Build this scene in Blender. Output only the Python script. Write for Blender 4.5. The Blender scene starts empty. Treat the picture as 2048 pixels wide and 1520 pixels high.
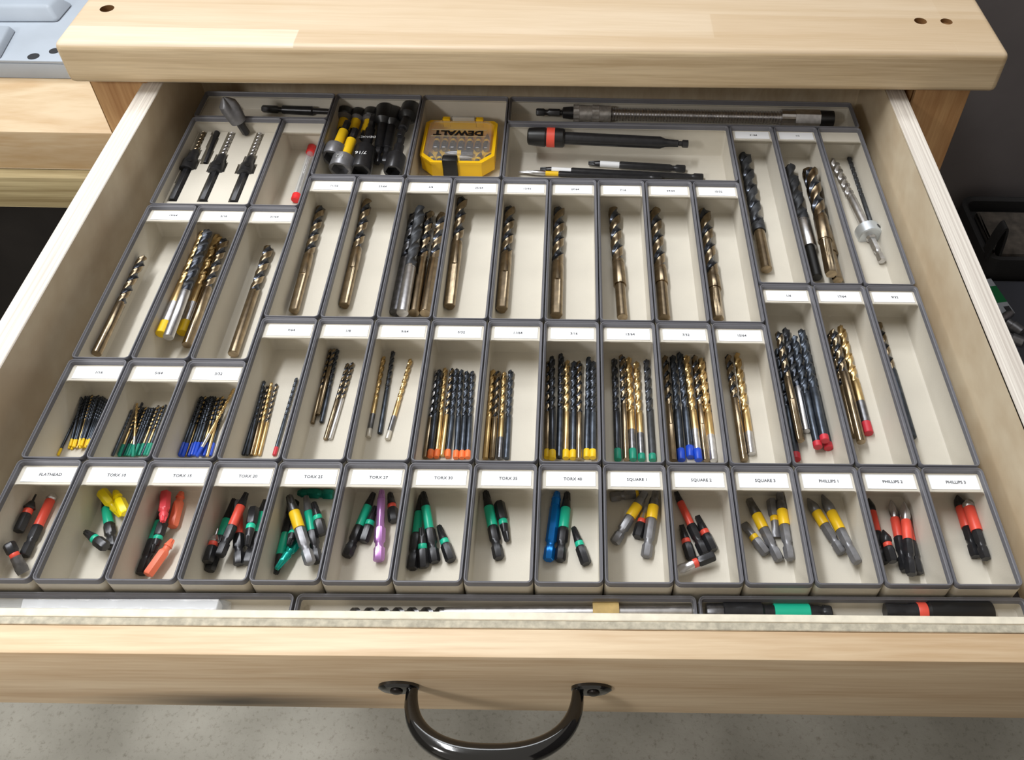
import bpy, bmesh, math, random
from mathutils import Vector, Matrix, Euler
random.seed(7)
C = bpy.context.scene.collection
PI = math.pi
# ------------------------------------------------------------------ camera
F, CX, CY = 1802.18, 1178.96, 592.86
CAM = Vector((0.04022, -0.24448, 0.50306))
ROT = Euler((0.761525, -0.0248855, -0.00581501), 'XYZ')
cd = bpy.data.cameras.new('camera'); cam = bpy.data.objects.new('camera', cd); C.objects.link(cam)
cam.location = CAM; cam.rotation_euler = ROT
cd.sensor_fit = 'HORIZONTAL'; cd.sensor_width = 36.0; cd.lens = F / 2048 * 36.0
cd.shift_x = -(CX - 1024) / 2048; cd.shift_y = (CY - 760) / 2048
cd.clip_start = 0.01; cd.clip_end = 30
bpy.context.scene.camera = cam
RM = ROT.to_matrix()
def at(px, py, z):
    d = RM @ Vector(((px - CX) / F, -(py - CY) / F, -1)); t = (z - CAM.z) / d.z
    return CAM + d * t
# ------------------------------------------------------------------ world, lights, exposure
sc = bpy.context.scene
sc.view_settings.view_transform = 'Standard'; sc.view_settings.look = 'None'
sc.view_settings.gamma = 1; sc.view_settings.use_curve_mapping = False
sc.view_settings.exposure = 0.14
w = bpy.data.worlds.new('world'); sc.world = w; w.use_nodes = True
w.node_tree.nodes['Background'].inputs[0].default_value = (1.0, 0.93, 0.83, 1)
w.node_tree.nodes['Background'].inputs[1].default_value = 0.43
def area(name, loc, target, sx, sy, power, col=(1, 1, 1), spread=180):
    l = bpy.data.lights.new(name, 'AREA'); l.shape = 'RECTANGLE'; l.size = sx; l.size_y = sy
    l.energy = power; l.color = col; l.spread = math.radians(spread)
    o = bpy.data.objects.new(name, l); C.objects.link(o); o.location = loc
    o.rotation_euler = (Vector(target) - Vector(loc)).to_track_quat('-Z', 'Y').to_euler()
    return o
area('bench_strip_light', (-0.15, 1.10, 1.22), (0.0, 0.2, 0), 2.0, 0.42, 15, (0.95, 0.98, 1))
area('ceiling_strip_light', (-0.55, 0.34, 1.60), (0.0, 0.25, 0), 1.1, 0.13, 20, (0.96, 0.98, 1))
area('left_fill_light', (-1.15, -0.95, 1.05), (-0.50, -0.06, -0.50), 0.25, 0.25, 3.3, (1, 0.98, 0.96), spread=65)  # added fill, narrow beam to brighten the left and leave the right dark

# ------------------------------------------------------------------ materials
def lin(c):
    return tuple(((v / 255) / 12.92 if v / 255 <= 0.04045 else ((v / 255 + 0.055) / 1.055) ** 2.4) for v in c) + (1,)
MATS = {}
def mat(name, c, rough=0.5, metal=0.0, var=0.0, vscale=60, bump=0.0, bscale=300, spec=0.5, trans=0.0, alpha=1.0, c2=None, coat=0.0):
    if name in MATS: return MATS[name]
    m = bpy.data.materials.new(name); m.use_nodes = True; nt = m.node_tree; b = nt.nodes['Principled BSDF']
    b.inputs['Base Color'].default_value = lin(c); b.inputs['Roughness'].default_value = rough
    b.inputs['Metallic'].default_value = metal; b.inputs['Specular IOR Level'].default_value = spec
    b.inputs['Transmission Weight'].default_value = trans; b.inputs['Alpha'].default_value = alpha
    b.inputs['Coat Weight'].default_value = coat
    tc = nt.nodes.new('ShaderNodeTexCoord')
    if var or c2:
        n = nt.nodes.new('ShaderNodeTexNoise'); n.inputs['Scale'].default_value = vscale; n.inputs['Detail'].default_value = 4
        nt.links.new(tc.outputs['Object'], n.inputs['Vector'])
        r = nt.nodes.new('ShaderNodeValToRGB'); r.color_ramp.elements[0].position = 0.35; r.color_ramp.elements[1].position = 0.7
        d = c2 if c2 else tuple(v * (1 - var) for v in c)
        r.color_ramp.elements[0].color = lin(d); r.color_ramp.elements[1].color = lin(c)
        nt.links.new(n.outputs['Fac'], r.inputs['Fac']); nt.links.new(r.outputs['Color'], b.inputs['Base Color'])
    if bump:
        n = nt.nodes.new('ShaderNodeTexNoise'); n.inputs['Scale'].default_value = bscale; n.inputs['Detail'].default_value = 3
        nt.links.new(tc.outputs['Object'], n.inputs['Vector'])
        bp = nt.nodes.new('ShaderNodeBump'); bp.inputs['Strength'].default_value = bump; bp.inputs['Distance'].default_value = 0.001
        nt.links.new(n.outputs['Fac'], bp.inputs['Height']); nt.links.new(bp.outputs['Normal'], b.inputs['Normal'])
    MATS[name] = m; return m
def wood(name, c1, c2, stretch=(4, 60, 60), rough=0.55, knot=None, ply=None, planks=None, plank_c=None, warp=0.6):
    """grain runs along the axis with the smallest stretch"""
    m = bpy.data.materials.new(name); m.use_nodes = True; nt = m.node_tree; N = nt.nodes; L = nt.links; b = N['Principled BSDF']
    b.inputs['Roughness'].default_value = rough
    tc = N.new('ShaderNodeTexCoord'); mp = N.new('ShaderNodeMapping'); mp.inputs['Scale'].default_value = stretch
    L.new(tc.outputs['Object'], mp.inputs['Vector'])
    n1 = N.new('ShaderNodeTexNoise'); n1.inputs['Scale'].default_value = 1.0; n1.inputs['Detail'].default_value = 6; n1.inputs['Distortion'].default_value = warp
    n2 = N.new('ShaderNodeTexNoise'); n2.inputs['Scale'].default_value = 7.0; n2.inputs['Detail'].default_value = 3
    L.new(mp.outputs['Vector'], n1.inputs['Vector']); L.new(mp.outputs['Vector'], n2.inputs['Vector'])
    mx = N.new('ShaderNodeMix'); mx.data_type = 'FLOAT'; mx.inputs[0].default_value = 0.35
    L.new(n1.outputs['Fac'], mx.inputs[2]); L.new(n2.outputs['Fac'], mx.inputs[3])
    r = N.new('ShaderNodeValToRGB'); r.color_ramp.elements[0].position = 0.36; r.color_ramp.elements[1].position = 0.62
    r.color_ramp.elements[0].color = lin(c2); r.color_ramp.elements[1].color = lin(c1)
    L.new(mx.outputs[0], r.inputs['Fac']); out = r.outputs['Color']
    if planks:
        br = N.new('ShaderNodeTexBrick'); br.offset = 0.37; br.offset_frequency = 2; br.squash = 1
        br.inputs['Color1'].default_value = (0, 0, 0, 1); br.inputs['Color2'].default_value = (1, 1, 1, 1); br.inputs['Mortar'].default_value = (0.2, 0.2, 0.2, 1)
        br.inputs['Scale'].default_value = 1; br.inputs['Mortar Size'].default_value = 0.0003
        br.inputs['Brick Width'].default_value = planks[0]; br.inputs['Row Height'].default_value = planks[1]
        mpb = N.new('ShaderNodeMapping'); mpb.inputs['Location'].default_value = planks[2]
        L.new(tc.outputs['Object'], mpb.inputs['Vector']); L.new(mpb.outputs['Vector'], br.inputs['Vector'])
        m2 = N.new('ShaderNodeMix'); m2.data_type = 'RGBA'; m2.blend_type = 'MULTIPLY'
        rr = N.new('ShaderNodeValToRGB'); rr.color_ramp.elements[0].color = lin(plank_c); rr.color_ramp.elements[1].color = (1, 1, 1, 1)
        L.new(br.outputs['Color'], rr.inputs['Fac'])
        m2.inputs[0].default_value = 1.0; L.new(out, m2.inputs[6]); L.new(rr.outputs['Color'], m2.inputs[7]); out = m2.outputs[2]
    if knot:
        # dark elongated mineral streak at a place on the board: (location, scale)
        mk = N.new('ShaderNodeMapping'); mk.vector_type = 'TEXTURE'; mk.inputs['Location'].default_value = knot[0]; mk.inputs['Scale'].default_value = knot[1]
        L.new(tc.outputs['Object'], mk.inputs['Vector'])
        nn = N.new('ShaderNodeTexNoise'); nn.inputs['Scale'].default_value = 1.5; L.new(mk.outputs['Vector'], nn.inputs['Vector'])
        ad = N.new('ShaderNodeMix'); ad.data_type = 'VECTOR'; ad.inputs[0].default_value = 0.3; L.new(mk.outputs['Vector'], ad.inputs[4]); L.new(nn.outputs['Color'], ad.inputs[5])
        g = N.new('ShaderNodeTexGradient'); g.gradient_type = 'SPHERICAL'; L.new(ad.outputs[1], g.inputs['Vector'])
        m3 = N.new('ShaderNodeMix'); m3.data_type = 'RGBA'; m3.blend_type = 'MULTIPLY'; m3.inputs[7].default_value = lin(knot[2])
        L.new(g.outputs['Fac'], m3.inputs[0]); L.new(out, m3.inputs[6]); out = m3.outputs[2]
    if ply:
        # plywood edge: thin alternating veneer lines across the thickness axis (0 x, 1 y)
        sp = N.new('ShaderNodeSeparateXYZ'); L.new(tc.outputs['Object'], sp.inputs[0])
        mu = N.new('ShaderNodeMath'); mu.operation = 'MULTIPLY'; mu.inputs[1].default_value = ply[1]; L.new(sp.outputs[ply[0]], mu.inputs[0])
        nz = N.new('ShaderNodeMath'); nz.operation = 'MULTIPLY_ADD'; nz.inputs[1].default_value = 1.6; L.new(n1.outputs['Fac'], nz.inputs[0]); L.new(mu.outputs[0], nz.inputs[2])
        si = N.new('ShaderNodeMath'); si.operation = 'SINE'; L.new(nz.outputs[0], si.inputs[0])
        r2 = N.new('ShaderNodeValToRGB'); r2.color_ramp.elements[0].position = 0.0; r2.color_ramp.elements[1].position = 0.55
        r2.color_ramp.elements[0].color = lin(ply[2]); r2.color_ramp.elements[1].color = (1, 1, 1, 1)
        L.new(si.outputs[0], r2.inputs['Fac'])
        m4 = N.new('ShaderNodeMix'); m4.data_type = 'RGBA'; m4.blend_type = 'MULTIPLY'; m4.inputs[0].default_value = 1
        L.new(out, m4.inputs[6]); L.new(r2.outputs['Color'], m4.inputs[7]); out = m4.outputs[2]
    L.new(out, b.inputs['Base Color'])
    bp = N.new('ShaderNodeBump'); bp.inputs['Strength'].default_value = 0.15; bp.inputs['Distance'].default_value = 0.0006
    L.new(mx.outputs[0], bp.inputs['Height']); L.new(bp.outputs['Normal'], b.inputs['Normal'])
    MATS[name] = m; return m

BEIGE = mat('beige_plastic', (208, 202, 189), 0.55, var=0.03, vscale=30, bump=0.08, bscale=900, spec=0.35)
RIM = mat('slate_grey_plastic', (108, 108, 114), 0.45, var=0.05, vscale=50)
CARD = mat('white_card', (245, 247, 250), 0.6)
INK = mat('black_ink', (48, 48, 52), 0.6)
SILVER = mat('bright_steel', (218, 217, 219), 0.3, 1.0, var=0.12, vscale=200)
STEEL = mat('grey_steel', (138, 138, 142), 0.36, 1.0, var=0.2, vscale=250)
GUN = mat('gunmetal', (136, 136, 140), 0.4, 0.55, var=0.12, vscale=200)
BRONZE = mat('bronze_cobalt_steel', (168, 150, 124), 0.23, 1.0, var=0.18, vscale=160)
GOLD = mat('titanium_gold', (232, 200, 142), 0.3, 1.0, var=0.12, vscale=160)
OXIDE = mat('black_oxide', (84, 88, 97), 0.27, 0.9, var=0.2, vscale=200)
BLUED = mat('blued_steel', (84, 91, 102), 0.34, 0.8, var=0.25, vscale=220)
SPADE = mat('matte_dark_steel', (78, 80, 84), 0.5, 0.6, var=0.2, vscale=220)
BLACK = mat('black_phosphate', (52, 52, 55), 0.3, 0.4, var=0.15, vscale=200)
BLACKP = mat('black_plastic', (22, 22, 23), 0.38)
GREEN = mat('green_sleeve', (28, 186, 150), 0.35)
RED = mat('red_sleeve', (232, 84, 66), 0.4)
YELL = mat('yellow_sleeve', (245, 200, 30), 0.38)
YPAINT = mat('yellow_anodised', (250, 225, 15), 0.35)
PINK = mat('pink_red_anodised', (235, 75, 85), 0.35)
ORANGE = mat('orange_anodised', (240, 120, 88), 0.38)
BLUE = mat('blue_anodised', (15, 130, 225), 0.22, 0.5)
TEAL = mat('teal_anodised', (20, 165, 150), 0.22, 0.5)
TEALD = mat('dark_teal_anodised', (18, 120, 105), 0.3, 0.5)
PURPLE = mat('lilac_anodised', (178, 128, 190), 0.22, 0.6)
P_YEL = mat('yellow_paint', (240, 200, 25), 0.45)
P_GRN = mat('green_paint', (15, 140, 115), 0.45)
P_BLU = mat('blue_paint', (25, 75, 200), 0.4)
P_ORG = mat('orange_paint', (245, 125, 65), 0.5)
P_RED = mat('red_paint', (200, 45, 60), 0.45)
P_SIL = mat('silver_paint', (210, 205, 195), 0.4, 0.5)

# ------------------------------------------------------------------ helpers
def link(name, bm, m, parent=None, world=True, sharp=0.6, smooth=True):
    """one mesh object; vertices are given in world coordinates when world is true"""
    me = bpy.data.meshes.new(name)
    bmesh.ops.recalc_face_normals(bm, faces=bm.faces[:])
    if smooth:
        for f in bm.faces: f.smooth = True
        for e in bm.edges:
            if len(e.link_faces) == 2 and e.calc_face_angle(0) > sharp: e.smooth = False
    if parent is not None and world: bm.transform(parent.matrix_world.inverted())
    bm.to_mesh(me); bm.free()
    for mm in (m if isinstance(m, (list, tuple)) else [m]): me.materials.append(mm)
    o = bpy.data.objects.new(name, me); C.objects.link(o)
    if parent is not None: o.parent = parent
    o.matrix_world = (parent.matrix_world.copy() if parent is not None else Matrix())
    return o
ONES = 'zero one two three four five six seven eight nine ten eleven twelve thirteen fourteen fifteen sixteen seventeen eighteen nineteen'.split()
def num(n):
    return ONES[n] if n < 20 else ('twenty' if n < 30 else 'thirty') + ('-' + ONES[n % 10] if n % 10 else '')
DEN = {'2': 'half', '4': 'quarter', '8': 'eighth', '16': 'sixteenth', '32': 'thirty-second', '64': 'sixty-fourth'}
FRONTROW = {'TORX 10': 'second front row bin from the left', 'TORX 15': 'third front row bin from the left', 'TORX 20': 'fourth front row bin from the left',
            'TORX 25': 'fifth front row bin from the left', 'TORX 27': 'sixth front row bin from the left', 'TORX 30': 'seventh front row bin from the left',
            'TORX 35': "front row's middle bin", 'TORX 40': "bin left of SQUARE one"}
def say(s):
    for k, v in FRONTROW.items(): s = s.replace('the %s bin' % k, 'the ' + v)
    out = []
    for w_ in s.split(' '):
        a, _, b = w_.partition('/')
        if b and a.isdigit() and b in DEN:
            w_ = num(int(a)) + ' ' + DEN[b] + ('s' if int(a) > 1 else '')
        elif w_.isdigit(): w_ = num(int(w_))
        out.append(w_)
    out = ' '.join(out)
    return out if len(out.split()) <= 16 else out.replace(' from the left', '')
def thing(name, label, cat, M=None, group=None):
    label = say(label); group = say(group) if group else None
    o = bpy.data.objects.new(name, None); C.objects.link(o); o.empty_display_size = 0.01
    if M is not None:
        if isinstance(M, Matrix): o.matrix_world = M
        else: o.matrix_world = Matrix.Translation(Vector(M))
    o['label'] = label; o['category'] = cat
    if group: o['group'] = group
    return o
def struct(name, bm, m):
    o = link(name, bm, m); o['kind'] = 'structure'; return o
def box(bm, x0, x1, y0, y1, z0, z1, mi=0, bev=0.0, seg=2):
    vs = [bm.verts.new((x, y, z)) for z in (z0, z1) for y in (y0, y1) for x in (x0, x1)]
    fs = [(0, 1, 3, 2), (4, 5, 7, 6), (0, 1, 5, 4), (2, 3, 7, 6), (0, 2, 6, 4), (1, 3, 7, 5)]
    F_ = []
    for f in fs:
        ff = bm.faces.new([vs[i] for i in f]); ff.material_index = mi; F_.append(ff)
    if bev:
        es = list({e for f in F_ for e in f.edges})
        bmesh.ops.bevel(bm, geom=es, offset=bev, segments=seg, affect='EDGES', profile=0.5)
    return F_
def bx(*a, **k):
    bm = bmesh.new(); box(bm, *a, **k); return bm
def hexa(bm, bot, top, bev=0.0, seg=2):
    """solid from four bottom and four top corners"""
    vb = [bm.verts.new(p) for p in bot]; vt = [bm.verts.new(p) for p in top]
    fs = [bm.faces.new(vb[::-1]), bm.faces.new(vt)]
    for i in range(4):
        j = (i + 1) % 4; fs.append(bm.faces.new((vb[i], vb[j], vt[j], vt[i])))
    if bev:
        bmesh.ops.bevel(bm, geom=list({e for f in fs for e in f.edges}), offset=bev, segments=seg, affect='EDGES', profile=0.5)
def rr(x0, x1, y0, y1, r, z, n=5):
    pts = []
    for cx, cy, a in ((x1 - r, y1 - r, 0), (x0 + r, y1 - r, 90), (x0 + r, y0 + r, 180), (x1 - r, y0 + r, 270)):
        for i in range(n + 1):
            t = math.radians(a + 90 * i / n); pts.append((cx + r * math.cos(t), cy + r * math.sin(t), z))
    return pts
def loops(bm, rings, cap0=False, cap1=False, close=True, mi=0):
    V = [[bm.verts.new(p) for p in ring] for ring in rings]
    n = len(V[0])
    for a, b in zip(V, V[1:]):
        for i in range(n if close else n - 1):
            j = (i + 1) % n; f = bm.faces.new((a[i], a[j], b[j], b[i])); f.material_index = mi
    if cap0: bm.faces.new(V[0][::-1]).material_index = mi
    if cap1: bm.faces.new(V[-1]).material_index = mi
    return V
def shape(s, th):
    if s == 'r': return 1.0
    if s == 'h':
        a = (th % (PI / 3)) - PI / 6; return math.cos(PI / 6) / math.cos(a)
    if s == 't': return 0.82 + 0.18 * math.cos(6 * th)
    if s == 'q':
        a = ((th + PI / 4) % (PI / 2)) - PI / 4; return 0.72 / math.cos(a)
    if s == 'p': return 0.68 + 0.32 * abs(math.cos(2 * th)) ** 1.5
    if s == 'k': return 0.965 + 0.035 * math.cos(12 * th)
    if s == 'h3':   # three ground flats on a round shank
        a = ((th + PI / 6) % (2 * PI / 3)) - PI / 3; return min(1.0, 0.80 / max(0.01, math.cos(a)))
    if s[0] == 'f':
        t = float(s[1:]); return min(1.0, t / max(1e-6, abs(math.sin(th))))
    return 1.0
def lathe(rings, n=24, cap=True, ph=0.0):
    bm = bmesh.new(); R = []
    for x, r, s in rings:
        R.append([(x, r * shape(s, 2 * PI * i / n + 1e-4) * math.cos(2 * PI * i / n + ph), r * shape(s, 2 * PI * i / n + 1e-4) * math.sin(2 * PI * i / n + ph)) for i in range(n)])
    loops(bm, R, cap, cap); return bm
def frame(A, B, roll=0.0):
    x = (B - A).normalized(); z = Vector((0, 0, 1)); y = z.cross(x).normalized(); z = x.cross(y)
    M = Matrix((x, y, z)).transposed().to_4x4(); M.translation = A
    return M @ Matrix.Rotation(roll, 4, 'X')
def tube(bm, pts, rad, n=14, cap=True, prof=None):
    pts = [Vector(p) for p in pts]; R = []
    for i, p in enumerate(pts):
        d = (pts[min(i + 1, len(pts) - 1)] - pts[max(i - 1, 0)]).normalized()
        u = d.cross(Vector((0, 0.3, 1))).normalized(); v = u.cross(d)
        r = rad[i] if isinstance(rad, (list, tuple)) else rad
        ru, rv = r if isinstance(r, tuple) else (r, r)
        R.append([tuple(p + u * ru * math.cos(2 * PI * k / n) + v * rv * math.sin(2 * PI * k / n)) for k in range(n)])
    loops(bm, R, cap, cap)
def text_obj(s, size, loc, m, parent, rotz=0.0, ext=0.00008, sx=1.0, tilt=None, bold=0.0):
    cu = bpy.data.curves.new('lettering', 'FONT'); cu.body = s; cu.size = size; cu.align_x = 'CENTER'; cu.align_y = 'CENTER'
    cu.extrude = ext; cu.offset = bold; cu.resolution_u = 2
    t = bpy.data.objects.new('tmp', cu); C.objects.link(t)
    dg = bpy.context.evaluated_depsgraph_get(); dg.update()
    me = bpy.data.meshes.new_from_object(t.evaluated_get(dg)); me.name = 'lettering'
    bpy.data.objects.remove(t)
    M = Matrix.Translation(Vector(loc)) @ (tilt if tilt is not None else Matrix.Rotation(rotz, 4, 'Z')) @ Matrix.Diagonal((sx, 1, 1, 1))
    me.transform(parent.matrix_world.inverted() @ M); me.materials.clear(); me.materials.append(m)
    o = bpy.data.objects.new('lettering', me); C.objects.link(o); o.parent = parent; o.matrix_world = parent.matrix_world.copy()
    return o
U = 0.042
def X(c): return (c - 7.5) * U
def Y(r): return r * U

# ------------------------------------------------------------------ the room
CONC = mat('concrete', (166, 163, 153), 0.85, c2=(132, 129, 119), vscale=6, bump=0.5, bscale=120)
nt = CONC.node_tree
b_ = nt.nodes['Principled BSDF']; src = b_.inputs['Base Color'].links[0].from_socket
tcn = nt.nodes.new('ShaderNodeTexCoord'); vo = nt.nodes.new('ShaderNodeTexNoise'); vo.inputs['Scale'].default_value = 130; vo.inputs['Detail'].default_value = 10; vo.inputs['Roughness'].default_value = 0.75
nt.links.new(tcn.outputs['Object'], vo.inputs['Vector']); rp = nt.nodes.new('ShaderNodeValToRGB')
rp.color_ramp.elements[0].position = 0.30; rp.color_ramp.elements[0].color = (0.55, 0.52, 0.48, 1); rp.color_ramp.elements[1].position = 0.47; rp.color_ramp.elements[1].color = (1, 1, 1, 1)
e3 = rp.color_ramp.elements.new(0.70); e3.color = (1, 1, 1, 1); e4 = rp.color_ramp.elements.new(0.78); e4.color = (1.25, 1.25, 1.22, 1)
nt.links.new(vo.outputs['Fac'], rp.inputs['Fac']); mxn = nt.nodes.new('ShaderNodeMix'); mxn.data_type = 'RGBA'; mxn.blend_type = 'MULTIPLY'; mxn.inputs[0].default_value = 1
nt.links.new(src, mxn.inputs[6]); nt.links.new(rp.outputs['Color'], mxn.inputs[7]); nt.links.new(mxn.outputs[2], b_.inputs['Base Color'])
WALLM = mat('dark_grey_wall_paint', (112, 106, 106), 0.8, var=0.1, vscale=5, bump=0.2, bscale=60)
WALLL = mat('light_wall_paint', (190, 186, 178), 0.85)
FZ = -0.80
struct('floor', bx(-3.2, 2.6, -3.0, 1.3, FZ - 0.05, FZ), CONC)
struct('wall_back', bx(-3.2, 2.6, 1.19, 1.3, FZ, 1.95), WALLM)
struct('wall_left', bx(-3.3, -3.2, -3.0, 1.3, FZ, 1.95), WALLL)
struct('wall_right_light_block', bx(1.34, 1.44, -3.0, 1.19, FZ, 1.95), WALLM)  # unseen; set in close to block world light from the right
struct('baseboard_back', bx(-3.2, 2.6, 1.172, 1.19, FZ, FZ + 0.035, bev=0.003), mat('baseboard_paint', (120, 116, 112), 0.7))
bm = bx(1.085, 1.10, 1.176, 1.19, FZ + 0.036, 1.9); struct('trim_1', bm, WALLM)

# ------------------------------------------------------------------ workbench
TOPW = wood('maple_butcher_block', (242, 231, 212), (230, 215, 190), (3.0, 60, 60), 0.42, planks=(0.58, 0.042, (0.21, -0.012, 0)), plank_c=(214, 198, 178))
FACEW = wood('maple_front_edge', (230, 208, 172), (200, 174, 136), (2.6, 70, 80), 0.45)
LEGW = wood('fir_post', (204, 162, 112), (172, 126, 80), (60, 60, 3.5), 0.6)
bench = thing('workbench', 'pale butcher block workbench standing over the open drawer', 'workbench', (0.01, 0.46, FZ))
SB, ST = 0.046, 0.086
yl, yr = 0.442, 0.4535
bm = bmesh.new()
hexa(bm, [(-0.403, yl, SB), (0.426, yr, SB), (0.426, 1.15, SB), (-0.403, 1.15, SB)],
     [(-0.403, yl, ST), (0.426, yr, ST), (0.426, 1.15, ST), (-0.403, 1.15, ST)], bev=0.006, seg=5)
for f in bm.faces: f.material_index = 1 if f.normal.y < -0.85 else 0
HOLE = mat('bored_hole_wood', (128, 92, 52), 0.75)
top = link('worktop', bm, [TOPW, FACEW, HOLE], bench, smooth=False)
def cutter(px, py, r, depth):
    p = at(px, py, ST)
    bmc = bmesh.new(); R = [[(p.x + r * math.cos(2 * PI * k / 24), p.y + r * math.sin(2 * PI * k / 24), zz) for k in range(24)] for zz in (ST + 0.01, ST - depth)]
    loops(bmc, R, True, True)
    bmesh.ops.recalc_face_normals(bmc, faces=bmc.faces[:])
    for f in bmc.faces: f.material_index = 2
    me = bpy.data.meshes.new('cut'); bmc.to_mesh(me); bmc.free()
    for mm in (TOPW, FACEW, HOLE): me.materials.append(mm)
    o = bpy.data.objects.new('cut', me); C.objects.link(o); return o, p
tmp = []; holes = [(214, 17, 0.0062, 0.010), (1841, 42, 0.0058, 0.006), (1893, 43, 0.0055, 0.004)]
for hx, hy, hr, hd in holes:
    o, p = cutter(hx, hy, hr, hd); md = top.modifiers.new('b', 'BOOLEAN'); md.operation = 'DIFFERENCE'; md.object = o; md.solver = 'EXACT'; tmp.append((o, p))
dg = bpy.context.evaluated_depsgraph_get(); dg.update()
me2 = bpy.data.meshes.new_from_object(top.evaluated_get(dg)); top.modifiers.clear(); top.data = me2
for o, p in tmp: bpy.data.objects.remove(o)
for f in top.data.polygons: f.use_smooth = max(abs(c) for c in f.normal) < 0.985 and f.material_index < 2
p = tmp[1][1]; q = lathe([(0, 0.0036, 'r'), (0.0012, 0.0034, 'r'), (0.0016, 0.0018, 'r')], 16)
q.transform(Matrix.Translation((p.x, p.y, ST - 0.0058)) @ Matrix.Rotation(-PI / 2, 4, 'Y'))
link('screw_head', q, mat('brass_screw', (190, 150, 80), 0.35, 1.0), bench)
for a, b2 in ((-0.398, -0.345), (0.354, 0.407)):
    link('leg', bx(a, b2, 0.462, 0.55, FZ, SB - 0.0006, bev=0.002), LEGW, bench)
    link('leg', bx(a, b2, 1.05, 1.14, FZ, SB - 0.0006, bev=0.002), LEGW, bench)
link('side_rail', bx(-0.390, -0.3555, 0.55, 1.05, -0.06, SB - 0.001), LEGW, bench)
link('side_rail', bx(0.3565, 0.399, 0.55, 1.05, -0.06, SB - 0.001), LEGW, bench)
link('back_rail', bx(-0.34, 0.35, 1.06, 1.10, -0.06, SB - 0.001), LEGW, bench)

# ------------------------------------------------------------------ left bench and tool casting
PINE = wood('pine_board', (206, 184, 150), (190, 160, 120), (5, 22, 40), 0.5, warp=1.6)
FIR = wood('douglas_fir_edge', (172, 126, 76), (138, 92, 48), (4, 40, 46), 0.6, warp=1.2)
TREAT = wood('treated_lumber_edge', (196, 180, 138), (146, 128, 88), (2.4, 40, 110), 0.65, warp=0.8)
lb = thing('side_bench', 'lower pine side bench left of the workbench', 'bench', (-0.8, 0.5, FZ))
o = link('bench_top', bx(-1.25, -0.402, 0.503, 1.15, -0.100, -0.052, bev=0.002), [PINE, FIR], lb)
for f in o.data.polygons: f.material_index = 1 if f.normal.y < -0.8 else 0
o = link('lower_rail', bx(-1.25, -0.402, 0.490, 0.53, -0.141, -0.1005, bev=0.001), [TREAT, PINE], lb)
for f in o.data.polygons: f.material_index = 1 if f.normal.z > 0.8 else 0
for xx in (-1.2, -0.80):
    link('leg', bx(xx, xx + 0.085, 0.95, 1.04, FZ, -0.1005), FIR, lb)
CAST = mat('grey_blue_painted_metal', (172, 182, 194), 0.45, var=0.06, vscale=14, bump=0.1, bscale=200)
ca = thing('steel_casting', 'pale blue grey pressed steel panel lying on the side bench', 'metal panel', (-0.6, 0.62, -0.052))
bm = bmesh.new()
# bent front flange and stepped plate
box(bm, -1.2, -0.44, 0.598, 0.603, -0.0515, -0.0336, bev=0.001)
box(bm, -1.2, -0.44, 0.598, 1.12, -0.0335, -0.030, bev=0.001)
link('plate', bm, CAST, ca)
def slab(px, h0, h1, inset, name, bev=0.002):
    P_ = [at(x, y, h0) for x, y in px]; cx_ = sum(v.x for v in P_) / 4; cy_ = sum(v.y for v in P_) / 4
    bmq = bmesh.new(); hexa(bmq, [(v.x, v.y, h0) for v in P_], [(v.x + (inset if v.x < cx_ else -inset), v.y + (inset if v.y < cy_ else -inset), h1) for v in P_], bev=bev, seg=3)
    link(name, bmq, CAST, ca)
slab([(-90, 118), (2, 118), (33, 62), (-90, 60)], -0.0298, -0.0215, 0.003, 'raised_pad')
slab([(-90, 46), (118, 46), (150, 8), (-90, 8)], -0.0298, -0.0140, 0.010, 'raised_rib', 0.004)
slab([(-90, 4), (108, 4), (60, -60), (-90, -60)], -0.0298, -0.0060, 0.012, 'raised_rib', 0.004)
HO = mat('dark_hole', (40, 42, 46), 0.7)
for hx, hy, hr in ((67, 113, 0.006), (109, 102, 0.0055)):
    p = at(hx, hy, -0.030); q = lathe([(0, hr, 'r'), (0.0004, hr, 'r')], 20); q.transform(Matrix.Translation((p.x, p.y, -0.03)) @ Matrix.Rotation(-PI / 2, 4, 'Y'))
    link('bolt_hole', q, HO, ca)

link('under_bench_shade', bx(-1.25, -0.402, 0.90, 0.92, FZ + 0.001, -0.142), mat('shade_sheet_dark', (52, 48, 46), 0.85, var=0.25, vscale=9), lb)  # added dark sheet; its colour stands for the shade under the bench
# ------------------------------------------------------------------ the drawer
PLYV = wood('birch_veneer', (226, 211, 184), (208, 188, 158), (34, 7, 9), 0.55, warp=1.5)
PLYX = wood('plywood_edge', (238, 232, 222), (192, 182, 172), (620, 2.5, 400), 0.7, warp=0.05)
PLYY = wood('plywood_edge_front', (232, 228, 212), (206, 200, 184), (8, 200, 200), 0.7, ply=(1, 700, (196, 190, 176)))
FRONTT = wood('alder_front', (220, 198, 166), (192, 162, 126), (3, 60, 60), 0.5, knot=((-0.128, -0.010, 0.0120), (0.070, 0.08, 0.012), (6, 4, 4)))
DZ, DB = 0.035, -0.046
drawer = thing('drawer', 'open wooden drawer with plywood sides and black pull', 'drawer', (0, -0.04, -0.04))
XI, XO = 0.3315, 0.350
for s in (-1, 1):
    a, b2 = sorted((s * XI, s * XO)); bm = bx(a, b2, -0.0328, 0.56, DB, DZ, bev=0.0006, seg=1)
    for f in bm.faces: f.material_index = 1 if abs(f.normal.z) > 0.7 or abs(f.normal.y) > 0.8 else 0
    link('side_panel', bm, [PLYV, PLYX], drawer)
bm = bx(-XI, XI, 0.5355, 0.5535, DB, DZ); link('back_panel', bm, PLYV, drawer)
bm = bmesh.new()
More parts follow.
